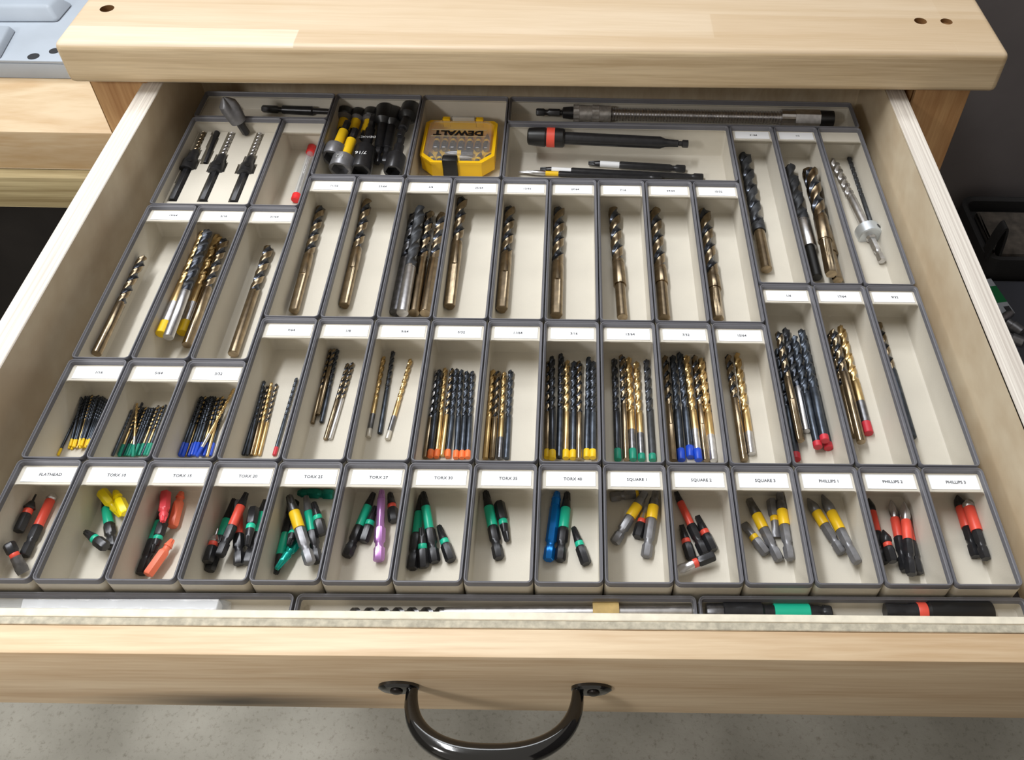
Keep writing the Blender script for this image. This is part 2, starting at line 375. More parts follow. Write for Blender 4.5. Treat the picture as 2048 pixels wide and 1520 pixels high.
def two(yl0, yl1, yr0, yr1, k):
    n0 = len(bm.faces)
    hexa(bm, [(-0.40, yl0, DB), (0.40, yr0, DB), (0.40, yr1, DB), (-0.40, yl1, DB)],
         [(-0.40, yl0, DZ), (0.40, yr0, DZ), (0.40, yr1, DZ), (-0.40, yl1, DZ)], bev=0.0004, seg=1)
    bm.faces.ensure_lookup_table()
    for f in bm.faces[n0:]: f.material_index = k if abs(f.normal.z) > 0.7 else 0
two(-0.0360, -0.0315, -0.0388, -0.0345, 1); two(-0.0402, -0.0362, -0.0437, -0.0390, 2)
link('inner_front', bm, [PLYV, mat('cream_veneer_edge', (234, 226, 206), 0.7, var=0.08, vscale=150), mat('grey_end_grain_veneer', (196, 188, 168), 0.8, var=0.18, vscale=260, bump=0.3)], drawer)
bm = bmesh.new()
hexa(bm, [(-0.40, -0.0555, -0.034), (0.40, -0.0600, -0.049), (0.40, -0.0440, -0.049), (-0.40, -0.0405, -0.034)],
     [(-0.40, -0.0555, DZ + 0.0004), (0.40, -0.0600, DZ + 0.0004), (0.40, -0.0440, DZ + 0.0004), (-0.40, -0.0405, DZ + 0.0004)], bev=0.0012, seg=2)
link('front_board', bm, FRONTT, drawer)
link('bottom_panel', bx(-XI, XI, -0.031, 0.535, DB, DB + 0.0045), mat('dark_liner', (48, 42, 42), 0.8), drawer)
# pull
ENAM = mat('black_enamel', (8, 8, 9), 0.12, coat=0.6, spec=0.6)
pull = None
def ypl(x): return -0.0576 - (x) * 0.0056
def aty(px, py, y):
    d = RM @ Vector(((px - CX) / F, -(py - CY) / F, -1)); t = (y - CAM.y) / d.y
    return CAM + d * t
bm = bmesh.new()
xl, xr = -0.043, 0.0475
zl, zr = -0.004, -0.004
path = []; rad = []
NP = 44
for i in range(NP + 1):
    t = i / NP; a = PI * t
    x = (xl + xr) / 2 - math.copysign(abs(math.cos(a)) ** 0.86, math.cos(a)) * (xr - xl) / 2 * 1.0
    d = (math.sin(a) ** 0.80) * 0.0365
    path.append((x, ypl(x) - 0.001 - d, zl + (zr - zl) * t + 0.006 * math.sin(a)))
    rad.append((0.0030 + 0.0030 * math.sin(a) ** 0.8))
tube(bm, path, rad, 18)
pull = link('handle', bm, ENAM, drawer)
for s, xx, zz in ((-1, xl, zl), (1, xr, zr)):
    bmf = bmesh.new(); cx_ = xx + s * 0.0075
    yy = ypl(cx_)
    R = []
    for k, (dy, sc_) in enumerate(((0.0, 1.0), (-0.0016, 1.0), (-0.0028, 0.82), (-0.0030, 0.5))):
        R.append([(cx_ + 0.0112 * sc_ * math.cos(2 * PI * i / 28), yy + dy - 0.0001, zz + 0.0068 * sc_ * math.sin(2 * PI * i / 28)) for i in range(28)])
    loops(bmf, R, True, True); link('mounting_foot', bmf, ENAM, pull)
    bmf = lathe([(0, 0.0036, 'r'), (0.0008, 0.0034, 'r'), (0.0014, 0.002, 'r')], 16)
    bmf.transform(Matrix.Translation((cx_ + s * 0.001, yy - 0.0031, zz)) @ Matrix.Rotation(-PI / 2, 4, 'Z'))
    link('screw_head', bmf, mat('dark_screw', (40, 34, 32), 0.3, 0.6), pull)

# ------------------------------------------------------------------ organizer bins
FL = -0.0355
BINS = {}
def bin_(key, x0, x1, y0, y1, label, shelf=True, text=None, zt=0.0, zf=FL, group=None, gap=0.00028, tsize=0.0031):
    x0 += gap; x1 -= gap; y0 += gap; y1 -= gap
    t = thing('organizer_bin', label, 'bin', ((x0 + x1) / 2, (y0 + y1) / 2, DB + 0.0048), group=group)
    bm = bmesh.new(); r = 0.0038; zb = DB + 0.0048
    def ring(i, z, r0=None): return rr(x0 + i, x1 - i, y0 + i, y1 - i, max(0.0006, (r0 if r0 else r - i)), z)
    loops(bm, [ring(0.0008, zb), ring(0.0, zb + 0.0008), ring(0.0, zt - 0.0044), ring(0.0024, zt - 0.0044), ring(0.0024, zt - 0.0050),
               ring(0.0012, zt - 0.0066), ring(0.0012, zf + 0.0028), ring(0.0020, zf + 0.0008, 0.002), ring(0.0038, zf, 0.001)], True, True)
    if shelf:   # label ledge at the back with rounded inner corners, sloping back to the wall underneath
        a, b2 = x0 + 0.0011, x1 - 0.0011; yb = y1 - 0.0011; ys = y1 - 0.0160; q = 0.0030; zs = zt - 0.0047
        out = []
        for i in range(7):
            th = math.radians(90 * i / 6); out.append((b2 - q + q * math.cos(th) * 1.0, ys - q + q * math.sin(th)))
        left = []
        for i in range(7):
            th = math.radians(90 + 90 * i / 6); left.append((a + q + q * math.cos(th), ys - q + q * math.sin(th)))
        edge = out + left          # right side first, runs to the left
        topv = [bm.verts.new((x, y, zs)) for x, y in edge]; bl = bm.verts.new((a, yb, zs)); br = bm.verts.new((b2, yb, zs))
        bm.faces.new(topv + [bl, br])
        low = [bm.verts.new((x, y, zs - 0.0012)) for x, y in edge]
        for i in range(len(edge) - 1): bm.faces.new((topv[i], topv[i + 1], low[i + 1], low[i]))
        zb2 = zs - 0.0150
        bl2 = bm.verts.new((a, yb, zb2)); br2 = bm.verts.new((b2, yb, zb2))
        bm.faces.new([br2, bl2] + low[::-1])
    link('bin_body', bm, BEIGE, t, sharp=0.5)
    bm = bmesh.new()
    loops(bm, [ring(0.0001, zt - 0.0044), ring(0.0001, zt - 0.0007), ring(0.0005, zt), ring(0.0009, zt), ring(0.0013, zt - 0.0009), ring(0.0019, zt - 0.0012),
               ring(0.0021, zt - 0.0030), ring(0.0024, zt - 0.0038), ring(0.0024, zt - 0.0044)])
    link('rim', bm, RIM, t, sharp=0.9)
    if text:
        cw, cdp = 0.0322, 0.0108; cx_ = (x0 + x1) / 2 + 0.0006; cy_ = y1 - 0.0090
        zc = zt - 0.0047 + 0.0001
        card = link('label_card', bx(cx_ - cw / 2, cx_ + cw / 2, cy_ - cdp / 2, cy_ + cdp / 2, zc, zc + 0.0003), CARD, t)
        text_obj(text, tsize, (cx_ + 0.0012, cy_ - 0.0002, zc + 0.00045), INK, card, ext=0.00006, bold=0.00002)
    BINS[key] = dict(x0=x0 + 0.0014, x1=x1 - 0.0014, y0=y0 + 0.0014, y1=y1 - 0.0014, zf=zf, items=[], obj=t)
    return t
TORX = [('FLATHEAD', 'beige bin labelled FLATHEAD at the left end of the front row'),
        ('TORX 10', 'front row bin, second from the left, with two yellow bits at its back'), ('TORX 15', 'front row bin, third from the left, with pink and orange bits'),
        ('TORX 20', 'front row bin, fourth from the left, with crossing red sleeved bits'), ('TORX 25', 'front row bin, fifth from the left, with a yellow banded grey bit on top'),
        ('TORX 27', 'front row bin, sixth from the left, with the lilac bit'), ('TORX 30', 'front row bin, seventh from the left, with four green banded bits'),
        ('TORX 35', 'middle bin of the front row holding only two green banded bits'), ('TORX 40', 'front row bin with the bright blue bit'),
        ('SQUARE 1', 'beige bin labelled SQUARE 1 with grey bits in yellow sleeves'), ('SQUARE 2', 'beige bin labelled SQUARE 2 with red and black bits'),
        ('SQUARE 3', 'beige bin labelled SQUARE 3 with four grey bits'), ('PHILLIPS 1', 'beige bin labelled PHILLIPS 1 with two grey bits'),
        ('PHILLIPS 2', 'beige bin labelled PHILLIPS 2 with red sleeved bits'), ('PHILLIPS 3', 'beige bin labelled PHILLIPS 3 at the right end of the front row')]
for i, (t_, h) in enumerate(TORX):
    bin_(t_, X(i), X(i + 1), Y(0), Y(2), h, text=t_, group='driver bit bins in the front labelled row', tsize=0.0030)
G2 = 'fractional size drill bit bins'
def fb(cols, r0, r1, names):
    for c, (n, h) in zip(cols, names):
        bin_(n, X(c), X(c + 1), Y(r0), Y(r1), 'beige bin labelled %s holding %s' % (n, h), text=n, group=G2)
fb(range(0, 3), 2, 4, [('1/16', 'thin black drill bits with yellow ends'), ('5/64', 'thin drill bits with green ends'), ('3/32', 'thin drill bits with blue ends')])
fb(range(0, 3), 4, 8, [('19/64', 'one bronze drill bit at its left wall'), ('5/16', 'drill bits with yellow ends'), ('21/64', 'one bronze drill bit in its middle')])
fb(range(3, 12), 2, 5, [('7/64', 'a small bunch of slim drill bits'), ('1/8', 'five slim bronze and black drill bits'), ('9/64', 'three spread slim drill bits'),
   ('5/32', 'black drill bits with orange ends'), ('11/64', 'four gold and black drill bits'), ('3/16', 'tightly packed drill bits with yellow ends'),
   ('13/64', 'drill bits with green ends'), ('7/32', 'drill bits with blue ends'), ('15/64', 'two crossed-over drill bits')])
fb(range(3, 12), 5, 9, [('11/32', 'one tilted bronze drill bit'), ('23/64', 'one bronze drill bit'), ('3/8', 'four large drill bits'), ('25/64', 'one bronze drill bit with pale flat'),
   ('13/32', 'one bronze drill bit'), ('27/64', 'one bronze drill bit with square flats'), ('7/16', 'one reduced shank drill bit'), ('29/64', 'one drill bit leaning to its left wall'),
   ('15/32', 'one drill bit with engraved pale shank')])
fb(range(12, 15), 2, 6, [('1/4', 'drill bits with red ends'), ('17/64', 'a gold and a bronze drill bit'), ('9/32', 'a thin drill bit by its left wall')])
fb(range(12, 14), 6, 11, [('31/64', 'one large drill bit'), ('1/2', 'three large drill bits')])
bin_('step', X(14), X(15), Y(6), Y(11), 'long beige bin with blank ledge holding the collared countersink drill', group=G2)
bin_('cs', X(0), X(2), Y(8), Y(11), 'wide beige tray with three black countersink drills in fitted slots', shelf=False, zf=-0.034)
bin_('tube', X(2), X(3), Y(8), Y(11), 'narrow beige bin holding a clear tube with red caps', shelf=True)
bin_('rod', X(0), X(3), Y(11), Y(12), 'shallow beige bin in the back left corner under the worktop edge', shelf=False, zf=-0.0195)
bin_('nuts', X(3), X(5), Y(9), Y(12), 'beige bin crowded with black and yellow nut drivers', shelf=False)
bin_('case', X(5), X(7), Y(9), Y(12), 'beige bin holding the yellow bit case', shelf=False)
bin_('ext', X(7), X(12), Y(9), Y(11), 'wide beige bin with long black bit extensions', shelf=False)
bin_('flex', X(7), X(15), Y(11), Y(12), 'longest beige bin at the back holding the flexible shaft', shelf=False, zf=-0.0195)
FG = 'lower long bins behind the drawer front'
bin_('f1', -0.3225, -0.1205, -0.0305, -0.0006, 'lower long bin at the left holding the clear plastic sleeve', shelf=False, zt=-0.0115, zf=-0.0250, group=FG)
bin_('f2', -0.1200, 0.1190, -0.0305, -0.0006, 'lower long bin in the middle holding the steel bit with tape', shelf=False, zt=-0.0115, zf=-0.0250, group=FG)
bin_('f3', 0.1195, 0.3190, -0.0305, -0.0006, 'lower long bin at the right holding two black bit holders', shelf=False, zt=-0.0115, zf=-0.0250, group=FG)

# ------------------------------------------------------------------ placing tools
def segdist(a0, a1, b0, b1):
    d1 = a1 - a0; d2 = b1 - b0; r = a0 - b0; a = d1.dot(d1); e = d2.dot(d2); f = d2.dot(r); c = d1.dot(r); b = d1.dot(d2); den = a * e - b * b
    s = min(1, max(0, (b * f - c * e) / den)) if den > 1e-12 else 0.0
    t = (b * s + f) / e
    if t < 0: t = 0; s = min(1, max(0, -c / a))
    elif t > 1: t = 1; s = min(1, max(0, (b - c) / a))
    return ((a0 + d1 * s) - (b0 + d2 * t)).length
def inside(bn, p, r):
    return Vector((min(max(p.x, bn['x0'] + r * 0.92), bn['x1'] - r * 0.92), min(max(p.y, bn['y0'] + 0.0003), bn['y1'] - 0.0003), p.z))
def settle(key, A, B, r, steps=16, tol=0.93, zcap=-0.004, lift=0.0):
    """lowest resting height whose ends stay inside the bin and clear of the tools already there"""
    bn = BINS[key]; best = None; st = max(r * 0.3, 0.0006)
    for i in range(steps):
        for j in range(steps):
            za = bn['zf'] + r + 0.0001 + lift + i * st; zb = bn['zf'] + r + 0.0001 + lift + j * st
            a0 = at(A[0], A[1], za); b0 = at(B[0], B[1], zb); a = inside(bn, a0, r); b = inside(bn, b0, r); cost = (i + j) * st + abs(i - j) * st * 0.25
            for p in (a0, b0):
                cost += 1.7 * (max(0, bn['x0'] + r - p.x - 0.0005) + max(0, p.x - bn['x1'] + r - 0.0005)) + 0.8 * (max(0, bn['y0'] + 0.0004 - p.y) + max(0, p.y - bn['y1'] + 0.0004))
            if max(za, zb) + r > zcap: cost += 0.05
            for c, d, q in bn['items']:
                m = segdist(a, b, c, d)
                if m < (r + q) * tol: cost += ((r + q) * tol - m) * 40
            if best is None or cost < best[0]: best = (cost, a, b)
    _, a, b = best; a = a.copy(); b = b.copy()
    for p in (a, b):
        p.x = min(max(p.x, bn['x0'] + r), bn['x1'] - r); p.y = min(max(p.y, bn['y0'] + 0.0003), bn['y1'] - 0.0003)
    bn['items'].append((a.copy(), b.copy(), r))
    return a, b
def drill(key, A, B, d, fl, land, shank, label, end=None, flen=0.56, sh='r', red=1.0, endlen=0.09, n=20, group=None, pitch=3.7, zone=None, shank2=None, roll=None, tip='pilot', xf=0.56, lift=0.0):
    if roll is None and sh == 'h3': roll = PI / 3
    if roll is None and sh == 'h': roll = 0.0
    a, b = settle(key, A, B, d / 2, lift=lift); L = (b - a).length
    t = thing('drill_bit', label, 'drill bit', frame(a, b, random.random() * 6.28 if roll is None else roll), group=group)
    r = d / 2; P = d * pitch; fl0 = L * (1 - flen); tipl = 0.5 * d
    # fluted body: two helical flutes between two lands
    bm = bmesh.new(); R = []; xs = []
    steps = max(10, int((L - fl0) / P * 15)); k0 = fl0 - 0.3 * d
    for k in range(steps + 1): xs.append(k0 + (L - tipl - k0) * k / steps)
    ringsx = [(x, 1.0) for x in xs] + ([(L - tipl * 0.72, 0.55), (L - tipl * 0.35, 0.34), (L, 0.05)] if tip == 'pilot' else [(L - tipl * 0.45, 0.55), (L, 0.06)])
    for x, sc_ in ringsx:
        tw = 2 * PI * x / P; depth = min(1.0, max(0.0, (x - k0) / (1.2 * d)))
        ring = []
        for i in range(n):
            th = 2 * PI * i / n; m = (th % PI) / PI        # 0..1 over one land and flute
            if m < 0.08: s = 1.0
            elif m < 0.50: s = 1 - 0.06 * depth
            else:
                s = 1 - depth * (0.56 * math.sin(PI * (m - 0.48) / 0.52) ** 0.7)
            ring.append((x, r * s * sc_ * math.cos(th + tw), r * s * sc_ * math.sin(th + tw)))
        R.append(ring)
    V = loops(bm, R, True, True); bm.faces.ensure_lookup_table(); nf = 0
    for q in range(len(R) - 1):
        for i in range(n):
            m = ((2 * PI * (i + 0.5) / n) % PI) / PI
            bm.faces[nf].material_index = 0 if m < 0.48 else 1; nf += 1
    link('fluted_body', bm, [land, fl], t, world=False, sharp=0.9)
    rs = r * red; x1 = fl0 + 0.1 * d
    e0 = endlen * L if end else 0.0
    if red < 1:
        xm = fl0 * xf
        link('neck', lathe([(xm, r * 0.96, 'r'), (xm + 0.0004, r * 0.985, 'r'), (x1 - 0.3 * d, r * 0.985, 'r'), (x1, r * 0.9, 'r')], 24), shank2 or land, t, world=False)
        link('shank', lathe([(0, rs * 0.9, sh), (0.0006, rs, sh), (xm - 0.0015, rs, sh), (xm - 0.001, rs, 'r'), (xm + 0.0002, rs, 'r')], 24), shank, t, world=False)
    else:
        if sh == 'h3':
            xm = fl0 * 0.62
            rg = [(e0, rs * 0.9, sh), (e0 + 0.0005, rs, sh), (xm, rs, sh), (xm + 0.0003, rs * 0.99, 'r'), (x1 - 0.25 * d, rs * 0.99, 'r'), (x1, rs * 0.85, 'r')]
        else:
            rg = [(e0, rs * 0.9, 'r'), (e0 + min(0.0005, rs * 0.3), rs * 0.985, 'r'), (x1 - 0.25 * d, rs * 0.985, 'r'), (x1, rs * 0.85, 'r')]
        if shank2:
            xm2 = e0 + (x1 - e0) * 0.5
            link('shank', lathe([(e0, rs * 0.9, 'r'), (e0 + 0.0004, rs * 0.985, 'r'), (xm2, rs * 0.985, 'r')], 16), shank2, t, world=False)
            link('coated_neck', lathe([(xm2, rs * 0.985, 'r'), (x1 - 0.25 * d, rs * 0.985, 'r'), (x1, rs * 0.85, 'r')], 16), shank, t, world=False)
        else: link('shank', lathe(rg, 24 if d > 0.003 else 12), shank, t, world=False)
    if end:
        link('painted_end', lathe([(0, rs * 0.95, 'r'), (0.0004, rs * 1.05, 'r'), (e0, rs * 1.05, 'r'), (e0 + 0.0003, rs * 0.98, 'r')], 16 if d > 0.003 else 10), end, t, world=False)
    return t
IN = 0.0254
HR = 0.00366
def tip_rings(kind, x, L, r):
    if kind == 'torx': return [(x, r * 1.02, 'r'), (x + (L - x) * 0.42, r * 0.82, 'r'), (x + (L - x) * 0.5, r * 0.82, 't'), (L - 0.0004, r * 0.62, 't'), (L, r * 0.5, 't')]
    if kind == 'phil': return [(x, r * 0.9, 'r'), (x + 0.001, r * 1.05, 'r'), (x + (L - x) * 0.35, r * 1.05, 'r'), (x + (L - x) * 0.55, r * 0.95, 'p'), (L - 0.001, r * 0.35, 'p'), (L, r * 0.12, 'p')]
    if kind == 'sq': return [(x, r * 1.02, 'r'), (x + (L - x) * 0.45, r * 0.9, 'r'), (x + (L - x) * 0.52, r * 0.9, 'q'), (L, r * 0.78, 'q')]
    if kind == 'flat': return [(x, r * 0.95, 'r'), (x + (L - x) * 0.25, r * 0.95, 'f0.9'), (x + (L - x) * 0.7, r * 1.1, 'f0.35'), (L, r * 1.0, 'f0.14')]
    if kind == 'thin': return [(x, r * 0.95, 'r'), (x + (L - x) * 0.08, r * 1.2, 'r'), (x + (L - x) * 0.5, r * 0.55, 'r'), (x + (L - x) * 0.55, r * 0.26, 'r'), (L, r * 0.2, 'r')]
    if kind == 'bulb': return [(x, r * 0.9, 'r'), (x + (L - x) * 0.2, r * 1.12, 'r'), (x + (L - x) * 0.5, r * 1.12, 'p'), (x + (L - x) * 0.85, r * 0.5, 'p'), (L, r * 0.15, 'p')]
def power(key, A, B, hexm, sleeve, tipm, label, tip='torx', cat='driver bit', hexlen=1.0, sl=0.5, roll=0.0, thick=1.0, whole=None):
    a, b = settle(key, A, B, 0.0033); L = (b - a).length; k = max(0.75, min(1.15, L / 0.05))
    t = thing('driver_bit', label, cat, frame(a, b, roll))
    h = 0.023 * k * hexlen
    link('hex_shank', lathe([(0, HR * .82, 'h'), (0.0010, HR, 'h'), (0.0085 * k, HR, 'h'), (0.0098 * k, HR * .74, 'r'), (0.0120 * k, HR * .74, 'r'), (0.0134 * k, HR, 'h'), (h - 0.001, HR, 'h'), (h, HR * .84, 'r')], 24), hexm, t, world=False)
    sx = h + (L - h) * sl
    sr = HR * 0.80 * thick
    if sleeve is not None:
        link('sleeve', lathe([(h, sr, 'r'), (h + 0.0006, sr * 1.04, 'r'), (sx - 0.0006, sr * 1.04, 'r'), (sx, sr * 0.95, 'r')], 20), sleeve, t, world=False)
    else:
        link('shaft', lathe([(h, sr, 'r'), (sx, sr * 0.95, 'r')], 20), hexm, t, world=False)
    link('tip', lathe(tip_rings(tip, sx, L, sr), 24), tipm, t, world=False)
    return t
def insert(key, A, B, hexm, band, tipm, label, tip='torx', roll=0.0, hexf=0.46, thick=1.0):
    a, b = settle(key, A, B, 0.0033); L = (b - a).length
    t = thing('driver_bit', label, 'driver bit', frame(a, b, roll))
    h = L * hexf
    link('hex_shank', lathe([(0, HR * .82, 'h'), (0.0010, HR, 'h'), (h - 0.001, HR, 'h'), (h, HR * .80, 'r')], 24), hexm, t, world=False)
    e = h + L * 0.13
    if band is not None: link('colour_band', lathe([(h, HR * .74, 'r'), (h + 0.0004, HR * .80, 'r'), (e - 0.0004, HR * .80, 'r'), (e, HR * .74, 'r')], 20), band, t, world=False)
    else: link('waist', lathe([(h, HR * .8, 'r'), (h + L * .05, HR * .6, 'r'), (e, HR * .62, 'r')], 20), hexm, t, world=False)
    link('tip', lathe(tip_rings(tip, e, L, HR * .78 * thick), 24), tipm, t, world=False)
    return t
def Z(x0, y0, s):
    return lambda x, y: (x0 + x / s, y0 + y / s)

# ------------------------------------------------------------------ driver bits
z = Z(0, 910, 4.876)
insert('FLATHEAD', z(170, 745), z(285, 385), BLACK, RED, BLACK, 'black insert bit with red band and needle tip, upper left in the FLATHEAD bin', 'thin', thick=1.1)
power('FLATHEAD', z(235, 985), z(525, 370), BLACK, RED, SILVER, 'long red sleeved bit with silver tip in the FLATHEAD bin', 'bulb', sl=0.78)
insert('FLATHEAD', z(45, 860), z(232, 1150), BLACK, RED, STEEL, 'short bit with wide flat steel blade, lowest in the FLATHEAD bin', 'flat', hexf=0.34, thick=1.2)
power('TORX 10', z(1098, 905), z(955, 415), BLACK, GREEN, BLACK, 'long green sleeved bit leaning right in the TORX 10 bin', 'torx', sl=0.6)
insert('TORX 10', z(1035, 900), z(770, 745), BLACK, GREEN, BLACK, 'short green banded bit pointing left in the TORX 10 bin')
insert('TORX 10', z(985, 350), z(1180, 595), YPAINT, None, YPAINT, 'all yellow bit lying against the long green one in the TORX 10 bin', hexf=0.5)
insert('TORX 10', z(1225, 570), z(1120, 350), YPAINT, None, YPAINT, 'all yellow bit nearest the right wall of the TORX 10 bin', hexf=0.6)
power('TORX 15', z(1345, 1160), z(1550, 470), BLACK, GREEN, BLACK, 'long green sleeved bit in the TORX 15 bin', 'torx', sl=0.5)
insert('TORX 15', z(1590, 660), z(1495, 950), BLACK, GREEN, BLACK, 'short green banded bit pointing forward in the TORX 15 bin')
insert('TORX 15', z(1615, 370), z(1590, 650), PINK, None, PINK, 'pinkish red bit at the back of the TORX 15 bin', hexf=0.62)
insert('TORX 15', z(1680, 700), z(1770, 360), ORANGE, None, ORANGE, 'orange bit by the right wall at the back of the TORX 15 bin', hexf=0.7)
insert('TORX 15', z(1440, 1170), z(1685, 825), ORANGE, None, ORANGE, 'orange bit with pointed tip at the front of the TORX 15 bin', hexf=0.66)
z = Z(380, 910, 4.876)
power('TORX 20', z(190, 1130), z(430, 430), BLACK, GREEN, BLACK, 'long green sleeved bit left of the red ones in the TORX 20 bin', 'torx', sl=0.45)
power('TORX 20', z(480, 1070), z(465, 440), BLACK, RED, GUN, 'red sleeved bit under the crossing one in the TORX 20 bin', 'torx', sl=0.6)
power('TORX 20', z(560, 1060), z(735, 440), BLACK, GREEN, BLACK, 'green sleeved bit against the right wall of the TORX 20 bin', 'torx', sl=0.6)
insert('TORX 20', z(110, 1045), z(240, 720), BLACK, RED, SILVER, 'short red banded bit with thin steel tip in the TORX 20 bin', 'thin')
power('TORX 20', z(290, 985), z(550, 370), BLACK, RED, BLACK, 'red sleeved bit crossing on top in the TORX 20 bin', 'torx', sl=0.6)
insert('TORX 20', z(625, 520), z(560, 880), BLACK, GREEN, BLACK, 'short green banded bit pointing forward in the TORX 20 bin')
power('TORX 25', z(970, 450), z(770, 1160), BLACK, GREEN, BLACK, 'long green sleeved bit pointing forward in the TORX 25 bin', 'torx', sl=0.55)
power('TORX 25', z(1400, 385), z(1050, 370), TEALD, None, TEALD, 'dark teal bit lying crosswise under the ledge of the TORX 25 bin', 'torx', sl=0.55)
insert('TORX 25', z(1060, 830), z(845, 1110), TEAL, None, TEAL, 'shiny teal bit at the front of the TORX 25 bin', hexf=0.4)
power('TORX 25', z(1240, 1050), z(1130, 400), BLACK, GREEN, GUN, 'long green sleeved bit right of the grey one in the TORX 25 bin', 'torx', sl=0.55)
insert('TORX 25', z(1290, 780), z(1205, 460), BLACK, GREEN, BLACK, 'short green banded bit by the right wall of the TORX 25 bin')
insert('TORX 25', z(1045, 650), z(965, 880), BLACK, GREEN, BLACK, 'short black bit beneath the grey one in the TORX 25 bin')
power('TORX 25', z(1175, 1060), z(955, 395), GUN, YELL, STEEL, 'grey bit with yellow sleeve on top in the TORX 25 bin', 'torx', sl=0.5, thick=1.2, hexlen=1.1)
power('TORX 27', z(1525, 990), z(1790, 370), BLACK, GREEN, BLACK, 'long green sleeved bit at the left of the TORX 27 bin', 'torx', sl=0.6)
insert('TORX 27', z(1690, 850), z(1810, 500), BLACK, GREEN, BLACK, 'short green banded bit beside the lilac one in the TORX 27 bin')
power('TORX 27', z(1840, 1035), z(1870, 340), PURPLE, PURPLE, PURPLE, 'long lilac bit with shiny hex in the TORX 27 bin', 'torx', sl=0.75, thick=0.9)
insert('TORX 27', z(1990, 650), z(1950, 370), BLACK, RED, BLACK, 'short red banded bit at the right wall of the TORX 27 bin')
z = Z(780, 910, 4.607)
power('TORX 30', z(205, 1050), z(240, 370), BLACK, GREEN, BLACK, 'long green sleeved bit furthest left in the TORX 30 bin', 'torx', sl=0.55)
power('TORX 30', z(415, 990), z(305, 340), BLACK, GREEN, BLACK, 'long green sleeved bit leaning left in the TORX 30 bin', 'torx', sl=0.6)
insert('TORX 30', z(310, 1040), z(290, 670), BLACK, GREEN, BLACK, 'short green banded bit between the two long ones in the TORX 30 bin')
insert('TORX 30', z(565, 975), z(450, 650), BLACK, GREEN, BLACK, 'short green banded bit at the right in the TORX 30 bin')
power('TORX 35', z(1005, 955), z(880, 335), BLACK, GREEN, BLACK, 'long green sleeved bit in the TORX 35 bin', 'torx', sl=0.55, thick=1.12)
insert('TORX 35', z(1005, 435), z(1080, 795), BLACK, GREEN, BLACK, 'short green banded bit in the TORX 35 bin')
t = power('TORX 40', z(1460, 970), z(1540, 340), BLUE, None, BLUE, 'all bright blue bit in the TORX 40 bin', 'torx', sl=0.45, hexlen=1.7, thick=1.1)
power('TORX 40', z(1565, 975), z(1635, 345), BLACK, GREEN, BLACK, 'long green sleeved bit beside the blue one in the TORX 40 bin', 'torx', sl=0.55, thick=1.12)
insert('TORX 40', z(1810, 1005), z(1690, 665), BLACK, GREEN, BLACK, 'short green banded bit in the TORX 40 bin')
z = Z(1190, 910, 4.551)
power('SQUARE 1', z(140, 385), z(420, 345), GUN, YELL, GUN, 'grey bit lying crosswise under the ledge of the SQUARE 1 bin', 'sq', sl=0.5, hexlen=1.0)
power('SQUARE 1', z(175, 800), z(460, 340), GUN, YELL, GUN, 'grey bit with yellow sleeve leaning right in the SQUARE 1 bin', 'sq', sl=0.48, hexlen=1.1, thick=1.2)
insert('SQUARE 1', z(385, 750), z(460, 480), BLACK, RED, SILVER, 'short red banded bit between the grey ones in the SQUARE 1 bin', 'sq')
power('SQUARE 1', z(465, 930), z(550, 335), GUN, YELL, STEEL, 'upright grey bit with yellow sleeve at the right of the SQUARE 1 bin', 'sq', sl=0.48, hexlen=1.25, thick=1.2)
power('SQUARE 2', z(1000, 905), z(735, 335), BLACK, RED, BLACK, 'long red shafted bit in the SQUARE 2 bin', 'sq', sl=0.7, thick=0.85)
insert('SQUARE 2', z(880, 950), z(785, 645), BLACK, RED, BLACK, 'short red banded bit left of the long one in the SQUARE 2 bin', 'sq')
insert('SQUARE 2', z(1080, 870), z(930, 560), BLACK, RED, BLACK, 'short red banded bit right of the long one in the SQUARE 2 bin', 'sq')
insert('SQUARE 2', z(1085, 915), z(760, 1045), BLACK, RED, SILVER, 'short red banded bit with bright blade at the front of the SQUARE 2 bin', 'flat')
insert('SQUARE 3', z(1560, 900), z(1350, 620), GUN, YELL, GUN, 'short grey bit with flat end, leftmost in the SQUARE 3 bin', 'flat')
power('SQUARE 3', z(1680, 960), z(1400, 405), GUN, YELL, STEEL, 'long grey bit with yellow sleeve leaning left in the SQUARE 3 bin', 'sq', sl=0.48, hexlen=1.1, thick=1.2)
insert('SQUARE 3', z(1605, 410), z(1660, 745), GUN, YELL, GUN, 'short grey bit pointing forward in the SQUARE 3 bin', 'flat')
power('SQUARE 3', z(1785, 950), z(1705, 355), GUN, YELL, STEEL, 'upright long grey bit with yellow sleeve at the right of the SQUARE 3 bin', 'sq', sl=0.48, hexlen=1.1, thick=1.2)
z = Z(1590, 910, 4.343)
power('PHILLIPS 1', z(410, 855), z(110, 375), GUN, YELL, GUN, 'grey bit with yellow sleeve, left one in the PHILLIPS 1 bin', 'phil', sl=0.48, hexlen=1.1, thick=1.2)
power('PHILLIPS 1', z(565, 935), z(235, 345), GUN, YELL, GUN, 'grey bit with yellow sleeve, right one in the PHILLIPS 1 bin', 'phil', sl=0.5, hexlen=1.0, thick=1.2)
power('PHILLIPS 2', z(770, 940), z(640, 375), BLACK, RED, BLACK, 'red sleeved bit pressed against the left wall of the PHILLIPS 2 bin', 'phil', sl=0.6)
power('PHILLIPS 2', z(960, 1010), z(835, 390), BLACK, RED, SILVER, 'red sleeved bit with bulbous steel tip, left of the pair in the PHILLIPS 2 bin', 'bulb', sl=0.5, thick=1.05)
power('PHILLIPS 2', z(1075, 1030), z(985, 450), BLACK, RED, BLACK, 'red sleeved bit lying beneath the pair in the PHILLIPS 2 bin', 'phil', sl=0.6)
